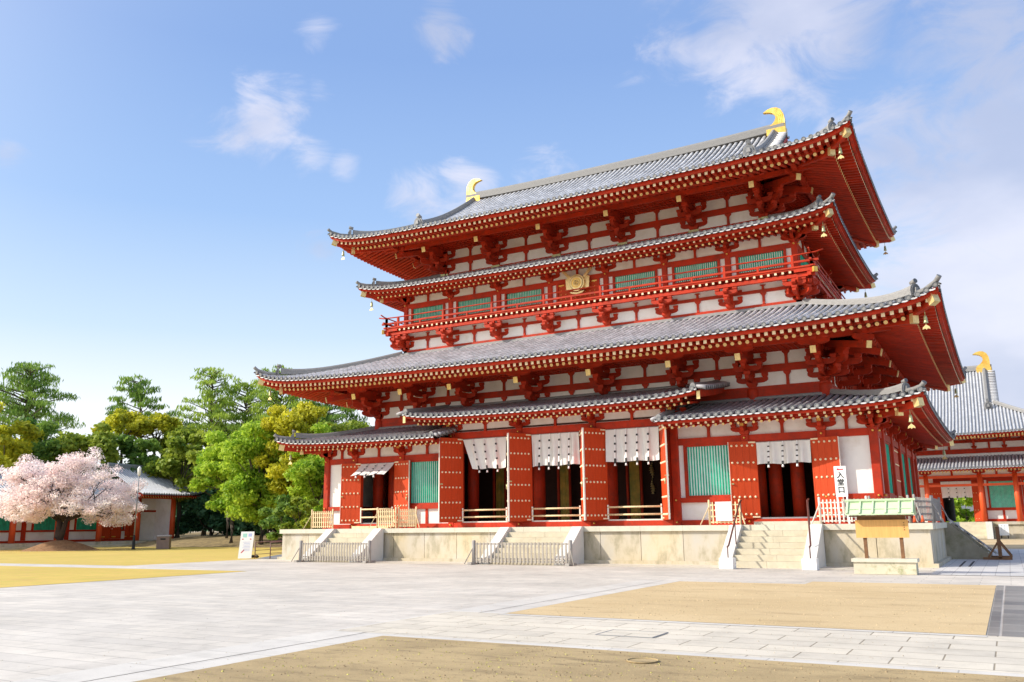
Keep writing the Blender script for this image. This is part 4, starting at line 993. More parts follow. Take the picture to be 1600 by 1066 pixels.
def picket(name, p0, p1, h, n, m, label, z0=1.5, rails=(.12, .36, .62, .84), post=.045, pw=.05, brace=True, mp=None, group=None, cat='fence', foot=False):
    p0 = Vector((*p0, 0)); p1 = Vector((*p1, 0)); L = (p1-p0).length; rz = math.atan2(p1.y-p0.y, p1.x-p0.x)
    t = empty(name, (p0.x, p0.y, z0), rz, label, cat, group)
    for x in (0, L):
        b = MB(); b.tube([(x, 0, 0), (x, 0, h*1.04), (x, 0, h*1.07)], [post, post, post*.6], 8)
        if foot: b.box(x-.09, x+.09, -.35, .35, 0, .09)
        b.build('post', mp or m, t)
    b = MB()
    for r_ in rails: b.box(.03, L-.03, -.02, .01, h*r_-.025, h*r_+.025)
    b.build('rails', m, t)
    b = MB()
    for i in range(n):
        x = L*(i+1)/(n+1); dz = .02*rng.random()
        b.box(x-pw/2, x+pw/2, -.045, -.021, .06, h*.93+dz); b.add([(x-pw/2,-.045,h*.93+dz),(x+pw/2,-.045,h*.93+dz),(x+pw/2,-.021,h*.93+dz),(x-pw/2,-.021,h*.93+dz),(x,-.033,h*.93+dz+.03)], [(0,1,4),(1,2,4),(2,3,4),(3,0,4)])
    b.build('pickets', m, t)
    if brace:
        b = MB()
        for x, s in ((0, -1), (L, 1)): b.beam((x, -.05, h*.75), (x+s*.28, -.3, 0.02), .035, .035)
        b.build('braces', m, t)
    return t
GP = 'small picket barriers on the platform'
picket('picket_barrier', (-13.64, -8.85), (-12.25, -8.85), .93, 9, WOODP, 'pale timber picket barrier on the platform at the far left end', group=GP)
picket('picket_barrier', (-9.40, -8.85), (-8.2, -8.95), .95, 9, WOODP, 'pale timber picket barrier right of the far left doorway', group=GP)
picket('picket_barrier', (-8.12, -8.85), (-7.25, -8.6), .95, 8, WOODP, 'narrow picket barrier with slanted brace below the far left green window', group=GP)
picket('picket_barrier', (7.25, -8.85), (8.5, -8.95), .93, 7, WOODP, 'pale picket barrier with a blank notice beside the open stairs, left', group=GP)
b = MB(); b.box(7.55, 8.2, -9.02, -8.99, 1.66, 2.40); tag(b.build('blank_notice', WP), 'blank whitish notice panel fixed on the barrier left of the open stairs', 'notice')
picket('picket_barrier', (11.5, -8.95), (13.15, -8.9), .93, 11, WOODW, 'whitewashed picket barrier behind the entrance sign', group=GP)
picket('picket_barrier', (13.25, -8.9), (14.55, -8.9), .93, 8, WOODG, 'grey weathered picket barrier behind the green copper notice roof', group=GP)
picket('picket_barrier', (14.75, -8.9), (15.15, -6.9), .95, 12, WOODG, 'dark weathered picket barrier turning the right front corner of the platform', group=GP)
picket('picket_barrier', (15.18, -6.7), (15.2, -3.2), .95, 14, WOODG, 'long dark weathered picket barrier along the right edge of the platform', group=GP)
def cone(x, y, label):
    t = empty('traffic_cone', (x, y, 1.5), label=label, cat='cone')
    b = MB(); b.tube([(0,0,.02),(0,0,.26)], [.07,.02], 12); b.build('body', ORANGE, t); b = MB(); b.box(-.09,.09,-.09,.09,0,.025); b.build('base', BLACK, t)
cone(14.72, -9.15, 'small orange cone on the platform corner, the left one'); cone(14.98, -9.18, 'small orange cone at the very corner of the platform coping')
GF = 'grey picket gates closing stairs'
for a, c, l in (((-11.75, -11.62), (-7.65, -11.62), 'weathered grey picket gate across the foot of the far left stairs'), ((-2.1, -11.62), (2.4, -11.62), 'weathered grey picket gate across the foot of the middle stairs')):
    picket('stair_gate', a, c, 0.92, 25, WOODGL, l, z0=0, rails=(.14, .26, .90), post=.085, pw=.068, brace=True, mp=WOODG, group=GF, cat='gate', foot=True)
def handrail(xt, xb, label, lb):
    t = empty('stair_handrail', (xb, -12.15, 0), label=label, cat='handrail', group='steel handrails of the open stairs')
    o = Vector((xb, -12.15, 0)); V = lambda x, y, z: tuple(Vector((x, y, z))-o)
    b = MB(); b.tube([V(xt, -9.5, 2.42), V(xt, -9.75, 2.36), V(xb+.02, -11.95, .80), V(xb, -12.08, .74)], .032, 10); b.build('rail', STEEL, t)
    for y, x, za, zb in ((-12.05, xb, .36, .76), (-9.62, xt, 1.5, 2.38), (-10.75, (xt+xb)/2+.0, .80, 1.60)): b = MB(); b.tube([V(x, y, za), V(x, y, zb)], .022, 8); b.build('post', STEEL, t)
    b = MB(); b.box(-.24, .24, -.22, .22, 0, .37); b.build('weight_block', WP, t)
handrail(8.72, 8.80, 'brown steel handrail with a white block at its foot, left side of the open stairs', 0)
handrail(11.22, 11.62, 'brown steel handrail with a white block at its foot, right side of the open stairs', 0)
# notice board with copper roof
t = empty('notice_board', (14.18, -13.85, 0), label='timber notice board under a pale green copper roof on a mossy stone base', cat='notice board')
b = MB(); b.box(-.88,.88,-.33,.33,0,.36); b.build('stone_base', mat('mossy_stone', (.60,.54,.40), .85, var=.1, scale=2, dirt=((.22,.25,.08), 3.0,.5,.72,.8), bump=.3), t)
b = MB(); b.box(-.93,.93,-.38,.38,.36,.46); b.build('base_cap', STONEC, t)
for x in (-.52, .52): b = MB(); b.box(x-.05,x+.05,-.05,.05,.46,1.85); b.build('post', WOODB, t)
b = MB(); b.box(-.76,.76,-.10,-.055,1.08,1.62); bo = b.build('board', BOARD, t)
b = MB()
for k, z in enumerate((1.53, 1.46, 1.39, 1.32)):
    b.box(.62,.66,-.106,-.1005,z,z+.008); b.box(.635,.645,-.106,-.1005,z-.025,z+.02); b.box(.625,.655,-.1055,-.1005,z-.02,z-.012)
b.build('brush_writing', WOODB, bo)
b = MB()
for s in (-1, 1):
    b.prism([(s*-.03, 2.20), (s*.42, 1.80), (s*.42, 1.77), (s*-.03, 2.17)], lambda a, c, t_: (-.98+1.96*t_, a, c))
    for i in range(6):
        x = -.93+1.86*i/5; b.beam((x, s*.0, 2.215), (x, s*.43, 1.825), .05, .04)
    b.beam((-.97, s*.27, 1.955), (.97, s*.27, 1.955), .02, .02)
b.box(-1.02, 1.02, -.06, .06, 2.20, 2.26); b.build('copper_roof', COPPER, t)
b = MB(); b.box(-.9,.9,-.34,.34,1.72,1.76); b.box(-.7,.7,-.04,.04,1.62,1.72); b.build('roof_frame', WOODB, t)
# entrance sign
t = empty('entrance_sign', (12.36, -9.12, 1.5), label='tall narrow white sign with red arrow and black characters beside the visitors\' doorway', cat='sign')
b = MB(); b.box(-.21,.21,-.02,.02,.98,2.10); sb = b.build('sign_panel', WP, t)
for x in (-.17, .17): b = MB(); b.box(x-.03,x+.03,-.015,.015,0,.99); b.build('leg', WP, t)
b = MB(); b.prism([(-.12,1.98),(-.05,2.03),(-.05,2.0),(.12,2.0),(.12,1.96),(-.05,1.96),(-.05,1.93)], lambda a, c, t_: (a, -.026+.005*t_, c)); b.build('red_arrow', REDM, sb)
for ch, z in (('入', 1.76), ('堂', 1.49), ('口', 1.22)):
    g_c = text_mesh(ch, .26, 'character', BLACK, sb, (0, -.024, z), (R(90), 0, 0))
    if ch == '堂':   # bolder strokes
        bm_ = g_c.data; n_ = len(bm_.vertices); co = [tuple(v.co) for v in bm_.vertices]; fc = [tuple(p.vertices) for p in bm_.polygons]; v_ = []; f_ = []
        for k, (dx, dz) in enumerate(((0, 0), (.005, 0), (-.005, 0), (0, .005), (0, -.005))):
            v_ += [(x+dx, y+dz, zz+.0006*k) for x, y, zz in co]; f_ += [tuple(i+k*n_ for i in f) for f in fc]
        nm = bpy.data.meshes.new('character'); nm.from_pydata(v_, [], f_); nm.materials.append(BLACK); g_c.data = nm
# folding sign, railing, lidded bin, lamp
t = empty('folding_sign', (-18.25, -8.9, 0), R(28), 'white folding sign board standing on the paving left of the platform', 'sign')
b = MB(); b.prism([(-.02, 0), (.02, 0), (.36, 1.40), (.32, 1.40)], lambda a, c, t_: (-.36+.72*t_, a, c+0.0)); 
pn = b.build('front_panel', WP, t)
b = MB(); 
for x in (-.33, .33): b.beam((x, .34, 1.38), (x, .82, 0), .04, .03)
b.box(-.33,.33,.68,.70,.35,.39); b.build('back_frame', WOODW, t)
b = MB(); f = lambda x0, x1, z0, z1, m_: b.add([(x0, -.021-.004+z0*.2429, z0), (x1, -.025+z0*.2429, z0), (x1, -.025+z1*.2429, z1), (x0, -.025+z1*.2429, z1)], [(0,1,2,3)], m_)
f(-.24,-.02,1.10,1.30,0); f(.06,.24,1.14,1.30,1); f(-.26,-.18,.98,1.03,2); f(.16,.24,.98,1.03,2)
for k in range(7): f(-.20+.06*(k % 2), .22, .84-.075*k, .86-.075*k, 1)
b.add([(-.25,-.025+.30*.2429,.30),(-.21,-.025+.27*.2429,.27),(-.07,-.025+.42*.2429,.42),(-.10,-.025+.46*.2429,.46)], [(0,1,2,3)], 2); b.build('printed_marks', [mat('pale_green_print', (.35,.65,.55)), mat('blue_print', (.45,.5,.75)), REDM], pn)
t = empty('sandbags', (-18.1, -8.75, 0), label='low dark weights on the paving behind the folding sign', cat='weight')
b = MB()
for x in (-.25, .05, .33): b.tube([(x-.12, .25, .08), (x, .25, .10), (x+.12, .25, .08)], [.05, .09, .05], 8)
b.build('bags', BLACK, t)
t = empty('ramp_railing', (-17.45, -8.95, 0), label='thin dark steel railing of the ramp at the left end of the platform', cat='railing')
for (x, y, z) in ((0, 0, 0), (1.3, 2.6, .12), (1.15, -.05, .0), (2.1, 3.8, .2)): b = MB(); b.tube([(x, y, z), (x, y, z+.84)], .025, 8); b.build('post', STEEL, t)
b = MB()
for h in (.84, .62, .42, .22): b.tube([(0, 0, h), (1.3, 2.6, h+.12), (2.1, 4.2, h+.22)], .014 if h < .8 else .024, 8); b.tube([(1.15, -.05, h), (2.1, 1.5, h+.1)], .012 if h < .8 else .024, 8)
b.build('rails', STEEL, t)
b = MB(); b.add([(-17.4,-8.9,.01),(-15.25,-8.9,.01),(-15.25,-3,.5),(-17.4,-3,.5),(-17.4,-3,-.02),(-15.25,-3,-.02)], [(0,1,2,3),(3,2,5,4),(0,3,4),(1,5,2)]); b.build('ramp', GREYM, kind='structure')
t = empty('litter_bin', (-43.6, 6.4, 0), R(40), 'brown lidded litter bin standing on the dry lawn', 'bin')
b = MB(); b.box(-.5,.5,-.42,.42,0,1.0); b.build('body', mat('brown_grey_metal', (.24,.16,.13), .5), t); b = MB(); b.taper(0,0,1.0,1.12,1.12,.96,.95,.8); b.build('lid', WOODG, t); b = MB(); b.box(-.2,.2,-.44,-.421,.72,.85); b.build('slot', BLACK, t)
t = empty('lamp_post', (-44.5, 4.2, 0), label='slender lamp post with dark base in front of the long left hall', cat='lamp post')
b = MB(); b.tube([(0,0,0),(0,0,.1),(0,0,1.0),(0,0,1.15)], [.16,.13,.10,.07], 12); b.build('base', BLACK, t)
b = MB(); b.tube([(0,0,1.15),(0,0,5.9)], [.06,.045], 10); b.build('pole', GREYM, t)
b = MB(); b.tube([(0,0,5.9),(0,0,6.0),(0,0,6.5),(0,0,6.62),(0,0,6.7)], [.05,.12,.16,.10,.02], 10); b.build('lantern', WP, t)
t = empty('cover_plate', (12.66, -30.9, 0), label='square stone-filled cover plate set in the paved path', cat='cover')
b = MB(); b.box(-.42,.42,-.32,.32,.0,.006); b.build('plate', PATH, t)
b = MB(); 
for q in (-1, 1): b.box(-.44,.44,q*.33-.006,q*.33+.006,0,.009); b.box(q*.43-.010,q*.43+.010,-.317,.317,0,.009)
b.build('frame', GREYM, t)
t = empty('manhole_cover', (13.75, -33.3, .004), label='round sandy manhole cover in the brown sand', cat='cover')
b = MB(); b.tube([(0,0,-.02),(0,0,.008)], .17, 24); b.build('lid', SAND2, t); b = MB(); ring = [(.18*math.cos(a*math.pi/12), .18*math.sin(a*math.pi/12), .01) for a in range(25)]; b.tube(ring, .010, 6); b.build('ring', SAND2, t)
for x, w in ((15.95, .035), (16.25, .035)):
    b = MB(); b.box(x-w, x+w, -8.6, -4.0, .001, .010); tag(b.build('drain_channel', BLACK), 'narrow dark drain channel in the grey slabs right of the platform', 'drain', 'drain channels beside the platform')
# boarded side stairs and brown trestle
t = empty('stair_boards', (15.3, -1.6, 1.5), label='slotted timber and metal boards laid down the side stairs', cat='boards')
for y0, y1, m_ in ((-.08, .22, WOODG), (.45, .75, WOODG), (1.1, 1.4, WOODG)):
    b = MB(); b.prism([(.05, .10), (1.85, -1.42), (1.85, -1.36), (.05, .16)], lambda a, c, t_: (a, y0+(y1-y0)*t_, c)); o = b.build('board', m_, t)
    b = MB()
    for k in range(9):
        u = (k+.3)/9; v = (k+.85)/9; b.add([(.05+1.8*u, y0-.004, .155-1.52*u), (.05+1.8*v, y0-.004, .155-1.52*v), (.05+1.8*v, y0-.004, .10-1.52*v), (.05+1.8*u, y0-.004, .10-1.52*u)], [(0,1,2,3)], k % 2)
    b.build('slots', [WP, BLACK], o)
t = empty('trestle_barrier', (17.15, -2.2, 0), R(0), label='dark brown timber trestle at the foot of the side stairs', cat='trestle')
for y in (0, 1.8):
    b = MB(); b.box(-.06,.06,y-.06,y+.06,.05,1.30); b.beam((0,y,.75),(-.42,y,.1),.06,.07); b.beam((0,y,.75),(.42,y,.1),.06,.07); b.box(-.62,.42,y-.06,y+.06,0,.10); b.build('leg_frame', WOODB, t)
b = MB(); b.box(-.03,.03,.061,1.74,.9,1.02); b.build('cross_bar', WOODB, t)

# ------------------------------------------------------------------ the hall behind, seen past the right corner
rh = empty('rear_hall', (0, 62, 0), label='second large vermilion hall with grey hipped roof behind the right corner of the main hall', cat='temple hall')
TA = Tier(24.5, 14.1, 6.25, .5, lambda c: .24*c+.008*c*c, (21.5, 12.0), .25, .13, .15)
TB = Tier(24.8, 13.6, 9.42, 1.25, lambda c: .38*c+.0155*c*c, (20.0, 9.0), .27)
b = MB(); b.box(-23.5, 23.5, -14.9, 14.9, -.02, 1.20); b.box(-23.6, 23.6, -15.05, -11, 1.2, 1.45); b.box(-23.6, 23.6, -11, 15, 1.2, 1.42); b.build('stone_platform', STONE, rh)
b = MB()
for i in range(7): b.box(10.9, 15.75, -15.06-2.2+i*.36, -15.05, i*.2, (i+1)*.2+.003)
b.build('stone_stairs', STEPS, rh)
b = MB(); b.box(15.76, 16.25, -17.5, -15.06, -.02, 1.46); b.box(10.4, 10.88, -17.5, -15.06, -.02, 1.46); b.build('cheek_wall', CHEEK, rh)
def rcol(x, y, z0, z1, r_=.24, m=ORANGE): b = MB(); b.tube([(x, y, z0), (x, y, z1)], [r_, r_*.9], 14); return b.build('column', m, rh)
xs = [-18.5+0, -15.6, -11.0, -6.6, -2.2, 2.2, 6.6, 11.0, 15.6, 18.5, 21.5]
for x in xs[6:]:
    rcol(x, -12, 1.45, 5.85); o = inst(small, 'bracket_set', rh, (x, -12, 5.80), 0)
def rbox(x0, x1, y0, y1, z0, z1, name, m): b = MB(); b.box(x0, x1, y0, y1, z0, z1); return b.build(name, m, rh)
rbox(5, 21.7, -12.09, -11.91, 4.75, 4.98, 'tie_beam', ORANGE); rbox(5, 21.7, -12.09, -11.91, 5.55, 5.80, 'head_beam', ORANGE)
rbox(5, 21.7, -11.94, -11.90, 5.81, 6.4, 'plaster_panel', WHITE); rbox(5, 21.7, -12.08, -11.9, 6.33, 6.5, 'purlin', RED)
for x in (8.8, 13.3, 17.05, 20): rbox(x-.09, x+.09, -12.0, -11.87, 5.81, 6.32, 'strut', RED)
WY = -10.2
rbox(5, 11.9, WY-.1, WY+.1, 1.45, 6.1, 'plaster_panel', WHITE)
rbox(11.5, 12.2, WY-.16, WY+.12, 1.45, 6.1, 'door_jamb', RED); rbox(14.75, 15.9, WY-.16, WY+.12, 1.45, 6.1, 'door_jamb', REDD); rbox(12.2, 14.75, WY-.15, WY+.1, 5.3, 6.1, 'lintel', RED)
rbox(15.9, 23, WY-.1, WY+.1, 1.45, 6.1, 'plaster_panel', WHITE); rbox(15.9, 23, WY-.18, WY-.101, 1.46, 1.7, 'sill_beam', RED); rbox(15.9, 23, WY-.18, WY-.101, 2.5, 2.75, 'tie_beam', RED); rbox(15.9, 23, WY-.18, WY-.101, 5.35, 5.6, 'head_beam', RED)
rbox(17.15, 17.35, WY-.16, WY-.1, 1.7, 2.5, 'post', RED); rbox(18.6, 18.95, WY-.17, WY-.1, 1.7, 5.35, 'post', RED)
for s0, s1 in ((16.1, 18.55), (19.0, 21.4)):
    w = MB(); w.box(s0, s0+.15, WY-.17, WY-.1, 2.75, 5.35); w.box(s1-.15, s1, WY-.17, WY-.1, 2.75, 5.35); w.box(s0+.15, s1-.15, WY-.165, WY-.1, 5.2, 5.35); fr = w.build('window', RED, rh)
    g = MB(); n = 22
    for i in range(n): x = s0+.15+(s1-s0-.3)*(i+.5)/n; g.box(x-.032, x+.032, WY-.155, WY-.12, 2.75, 5.2, 0)
    g.box(s0+.15, s1-.15, WY-.119, WY-.103, 2.75, 5.2, 1); g.build('lattice', [GREEN, GREENB], fr)
for hx_, a in ((12.15, -150), (14.8, -30)):
    b = MB(); b.box(0, 1.15, -.03, .03, 0, 3.7)
    for rr in range(5):
        for c_ in range(4): 
            for q in (-1, 1): b.tube([(.16+.27*c_, q*.03, .25+.8*rr), (.16+.27*c_, q*.06, .25+.8*rr)], .035, 6, 1)
    b.build('door_leaf', [REDD, GOLD], rh, loc=(hx_, WY-.2, 1.5), rz=R(a))
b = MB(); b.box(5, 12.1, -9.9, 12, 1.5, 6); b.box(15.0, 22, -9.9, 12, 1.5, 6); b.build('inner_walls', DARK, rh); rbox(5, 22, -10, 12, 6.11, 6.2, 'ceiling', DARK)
ROFF = lambda x, y, z: (x, y, z)
curtain(12.15, 14.8, 5.3, 3.75, 51.55, 3, 'greyish white curtain hung in the doorway of the hall behind', wave=.04)
r = MB(); tile_rows(r, TA, 'F', lambda s: min(5.0, 24.5-abs(s)), 4.4, 24.4); r.build('pent_roof', TM_FAR, rh)
e2k = {'rafter': MB(), 'flying_rafter': MB(), 'n': {'rafter': 0, 'flying_rafter': 0}}
eaves(rh, TA, 'F', [(4.4, 24.4)], False, e2k, rs=.62)
rbox(4, 20.2, -9.15, -8.9, 7.6, 10.2, 'plaster_panel', WHITE); rbox(4, 20.3, -9.3, -9.0, 8.0, 8.45, 'tie_beam', RED); rbox(4, 20.3, -9.28, -9.0, 9.04, 9.32, 'through_beam', RED)
for x in (6.6, 11.0, 15.4, 18.0, 20.0): inst(bigb, 'bracket_set', rh, (x, -9.0, 8.47))
for x in (8.8, 13.2, 16.7): rbox(x-.09, x+.09, -9.27, -9.0, 8.45, 9.04, 'strut', RED)
P = [(-24+48*i/8, -10.95, TB.zu('F', 0, 10.95)-.2) for i in range(9)]; b = MB(); b.tube(P, .13, 8); b.build('purlin', RED, rh)
r = MB(); RGX = 17.35
tile_rows(r, TB, 'F', lambda s: 13.6 if abs(s) <= RGX else max(0, 24.8-abs(s)), 4.1, RGX); tile_rows(r, TB, 'F', lambda s: 24.8-abs(s), RGX, 24.8)
verge(r, TB, 'F', RGX, 1, 7.0, 13.4, out=.7); tile_rows(r, TB, 'R', lambda s: min(7.2, 13.6-abs(s)), -13.6, 0)
rr_ = r.build('main_roof', TM_FAR, rh)
eaves(rh, TB, 'F', [(4.4, 24.8)], True, e2k)
e2k['rafter'].build('rafters', [RED, YEL, CREAM], rh, kind='stuff'); e2k['flying_rafter'].build('flying_rafters', [RED, YEL, YEL], rh, kind='stuff')
d = MB(); sweep(d, [(x, 0, TB.z('F', 0, 13.5)) for x in (0, 6, 12, 17.8)], .6, .6)
sweep(d, [(RGX-.3, -(13.6-c), TB.z('F', 0, c)+.03) for c in (13.4, 12, 10.5, 9, 8, 7, 6.3)], .4, .42); sweep(d, [(24.8-c, -(13.6-c), TB.z('F', 24.8-c, c)+.03) for c in (7.2, 6, 5, 4, 3, 2, 1)], .34, .36); d.build('ridge_tiles', [RIDGE, TILED], rr_)
oni('ridge_end_tile', rr_, (RGX-.3, -(13.6-6.2), TB.z('F', 0, 6.2)), 0, 1.3)
b = MB(); zb_ = TB.z('F', 0, 7.0)-.2
b.prism([(-6.5, zb_), (0, zb_+5.2), (6.5, zb_)], lambda a, c, t_: (RGX-.2-.1*t_, a, c)); b.build('gable_wall', RED, rh)
s = MB(); pl2 = [(a*1.15, c*1.25) for a, c in pl]
s.prism(pl2, lambda a, c, t_: (16.95+a, -.32+.64*t_*(1-.0), TB.z('F', 0, 13.5)+.25+c), 0); s.box(16.3, 17.75, -.38, .38, TB.z('F', 0, 13.5)-.25, TB.z('F', 0, 13.5)+.3); s.build('gilt_ridge_ornament', GILT, rr_)
t = empty('white_sign', (17.1, 46.3, 0), label='white printed sign board standing before the steps of the hall behind', cat='sign')
b = MB(); b.box(-.38,.38,-.03,.03,.25,1.25); pn = b.build('sign_panel', WP, t); b = MB(); b.box(-.3,-.22,-.05,.05,0,.25); b.box(.22,.3,-.05,.05,0,.25); b.build('legs', BLACK, t)
b = MB()
for k in range(4): b.box(.05,.11,-.036,-.0305,1.08-.13*k,1.16-.13*k); b.box(-.2,-.14,-.036,-.0305,1.08-.13*k,1.15-.13*k)
b.build('printed_marks', [mat('grey_print', (.3,.4,.5))], pn)
# small house seen through the far doorway
dh = empty('distant_house', (12.6, 104, 0), label='small white-walled house with dark roof seen through the far doorway', cat='house')
b = MB(); b.box(-3,5,0,6,0,2.6); b.build('wall', WHITE, dh); b = MB(); b.prism([(-.6,2.5),(3,4.4),(6.6,2.5)], lambda a, c, t_: (-3.6+9.2*t_, a, c)); b.build('roof', TILED, dh); b = MB(); b.box(0,1.2,-.02,-.001,.8,2); b.build('window', DARK, dh)

# ------------------------------------------------------------------ long hall on the left
lh = empty('side_hall', (-64, 0, 0), label='long low vermilion hall with grey tiled roof and green windows behind the cherry tree', cat='temple hall')
def lbox(x0, x1, y0, y1, z0, z1, name, m): b = MB(); b.box(x0, x1, y0, y1, z0, z1); return b.build(name, m, lh)
lbox(-5, 5.6, -14, 24.5, -.02, .48, 'stone_plinth', STONE); lbox(5.2, 6.3, -14, 23, -.02, .20, 'stone_step', STONEC)
TL = Tier(5.6, 30, 4.02, 0, lambda c: .38*c+.02*c*c, (4, 30), .3, .13, .15); TP = Tier(5.8, 30, 5.05, 0, lambda c: .38*c+.02*c*c, (4, 30), .3, .13, .15)
r = MB(); tile_rows(r, TL, 'R', lambda s: 5.6, -14, 15.6); r.build('roof', TM_FAR, lh)
r = MB(); 
def zp_(side, x, c): return TP.z(side, x, c) + .5*max(0, (x-20)/3.4)**2*max(0, 1-c/4)
tile_rows(r, TP, 'R', lambda s: 5.8, 15.3, 23.2, zf=zp_); verge(r, TP, 'R', 23.2, 1, 0, 5.6, zf=zp_, out=.4); 
pr = r.build('end_roof', TM_FAR, lh)
d = MB(); sweep(d, [(0, y, TL.z('R', 0, 5.5)) for y in (-14, 0, 15.2)], .45, .4); sweep(d, [(0, y, TP.z('R', 0, 5.7)+dz) for y, dz in ((15.2,.05), (18,0), (21, 0), (23.4,.15))], .45, .5); d.build('ridge_tiles', [RIDGE, TILED], pr)
oni('ridge_end_tile', pr, (3.9, 23.0, zp_('R', 23, 1.9)), math.pi/2, 1.0)
e3k = {'rafter': MB(), 'flying_rafter': MB(), 'n': {'rafter': 0, 'flying_rafter': 0}}
eaves(lh, TL, 'R', [(-14, 15.5)], False, e3k, rs=.62); eaves(lh, TP, 'R', [(15.4, 23.2)], False, e3k, rs=.62)
e3k['rafter'].build('rafters', [RED, YEL, YEL], lh, kind='stuff'); e3k['flying_rafter'].build('flying_rafters', [RED, YEL, YEL], lh, kind='stuff')
colY = [20.6-4.3*i for i in range(9)]
for i, y in enumerate(colY):
    b = MB(); b.tube([(4, y, .48), (4, y, 4.9 if i < 1 else 3.85)], .27, 14); b.build('column', ORANGE, lh)
lbox(3.88, 4.12, -14, 16.4, 3.62, 3.9, 'purlin', ORANGE); lbox(3.88, 4.12, 15.9, 21.2, 4.72, 4.98, 'purlin', ORANGE)
lbox(2.0, 2.1, -14, 16.3, .48, 4.3, 'plaster_wall', WHITE)
lbox(2.10, 2.2, -14, 16.3, .481, .68, 'sill_beam', RED); lbox(2.10, 2.2, -14, 16.3, 1.45, 1.62, 'tie_beam', RED); lbox(2.10, 2.2, -14, 16.3, 3.15, 3.4, 'head_beam', RED)
py = [20.6-2.15-4.3*i for i in range(1, 9)]
for y in py: lbox(2.10, 2.23, y-.2, y+.2, .69, 3.14, 'post', RED)
for y in py:
    y0, y1 = y+.75, min(y+3.55, 16.2)
    if y1-y0 < 1: continue
    w = MB(); w.box(2.1,2.18,y0,y0+.2,1.621,3.149); w.box(2.1,2.18,y1-.2,y1,1.621,3.149); w.box(2.1,2.175,y0+.2,y1-.2,3.05,3.149); fr = w.build('window', RED, lh)
    g = MB(); n = 18
    for i in range(n): q = y0+.2+(y1-y0-.4)*(i+.5)/n; g.box(2.105, 2.15, q-.045, q+.045, 1.621, 3.05)
    g.box(2.101,2.104,y0+.2,y1-.2,1.621,3.05,1); g.build('lattice', [GREEN, DARK], fr)
lbox(1.2, 1.3, 16.3, 21, .48, 4.9, 'plaster_wall', WHITE); lbox(1.2, 3.8, 20.5, 20.62, .485, 4.9, 'plaster_wall', WHITE)
lbox(1.3, 1.42, 16.3, 18.3, .481, 3.6, 'door_backing', REDD)
for y in (13.4, 14.4): pass
for y0, y1 in ((13.3, 14.5), (14.55, 15.75), (16.4, 17.3), (17.35, 18.25)):
    x = 2.24 if y0 < 16 else 1.43; b = MB(); b.box(x, x+.06, y0, y1, .7, 3.1); b.box(x+.06, x+.075, y0+.1, y0+.6, .85, .95, 1); b.build('door_leaf', [REDD, GILT], lh)
lbox(1.3, 1.4, 18.3, 18.6, .482, 4.9, 'post', RED); lbox(1.3, 1.4, 18.6, 20.5, 3.4, 3.6, 'tie_beam', RED)
lbox(-4.2, -4.0, -14, 23, .48, 6.5, 'back_wall', WHITE)

# ------------------------------------------------------------------ trees
nr = np.random.default_rng(11)
def leaf_mat(name, dark, light, trans=.3):
    m, nt, b = newmat(name); b.inputs['Roughness'].default_value = .55; b.inputs['Specular IOR Level'].default_value = .3
    at = N(nt, 'ShaderNodeAttribute', attribute_name='rnd'); mx = N(nt, 'ShaderNodeMix', data_type='RGBA'); nt.links.new(at.outputs['Fac'], mx.inputs[0])
    mx.inputs[6].default_value = (*dark, 1); mx.inputs[7].default_value = (*light, 1); nt.links.new(mx.outputs[2], b.inputs['Base Color'])
    tr = N(nt, 'ShaderNodeBsdfTranslucent'); nt.links.new(mx.outputs[2], tr.inputs[0]); ms = N(nt, 'ShaderNodeMixShader'); ms.inputs[0].default_value = trans
    nt.links.new(b.outputs[0], ms.inputs[1]); nt.links.new(tr.outputs[0], ms.inputs[2]); nt.links.new(ms.outputs[0], nt.nodes['Material Output'].inputs[0])
    return m
LM = {'bright': leaf_mat('spring_green_leaves', (.17, .36, .025), (.62, .76, .08), .5), 'yellow': leaf_mat('yellow_green_leaves', (.32, .36, .02), (.80, .74, .06), .5), 'dark': leaf_mat('dark_green_leaves', (.05, .16, .03), (.32, .46, .08), .45),
      'olive': leaf_mat('olive_leaves', (.11, .21, .02), (.52, .58, .07), .45), 'pine': leaf_mat('pine_needles', (.06, .17, .03), (.36, .52, .08), .4), 'pinel': leaf_mat('light_pine_needles', (.13, .26, .03), (.55, .68, .10), .45),
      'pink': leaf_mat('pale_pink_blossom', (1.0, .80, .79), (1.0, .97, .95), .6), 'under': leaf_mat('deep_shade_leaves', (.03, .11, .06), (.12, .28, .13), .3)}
def quads(name, C, U, V, mt, parent, rnd):
    n = len(C); v = np.empty((n, 4, 3), dtype=np.float32)
    v[:, 0] = C-U-V*.35; v[:, 1] = C+U*.15-V; v[:, 2] = C+U+V*.3; v[:, 3] = C-U*.1+V
    me = bpy.data.meshes.new(name); me.vertices.add(n*4); me.loops.add(n*4); me.polygons.add(n)
    me.vertices.foreach_set('co', v.reshape(-1)); me.loops.foreach_set('vertex_index', np.arange(n*4, dtype=np.int32)); me.polygons.foreach_set('loop_start', np.arange(0, n*4, 4, dtype=np.int32)); me.polygons.foreach_set('loop_total', np.full(n, 4, dtype=np.int32))
    a = me.attributes.new('rnd', 'FLOAT', 'FACE'); a.data.foreach_set('value', rnd.astype(np.float32)); me.materials.append(mt); me.update(); me.validate()
    o = bpy.data.objects.new(name, me); put(o, parent); return o
def unit(n): x = nr.normal(size=(n, 3)); return x/np.linalg.norm(x, axis=1)[:, None]
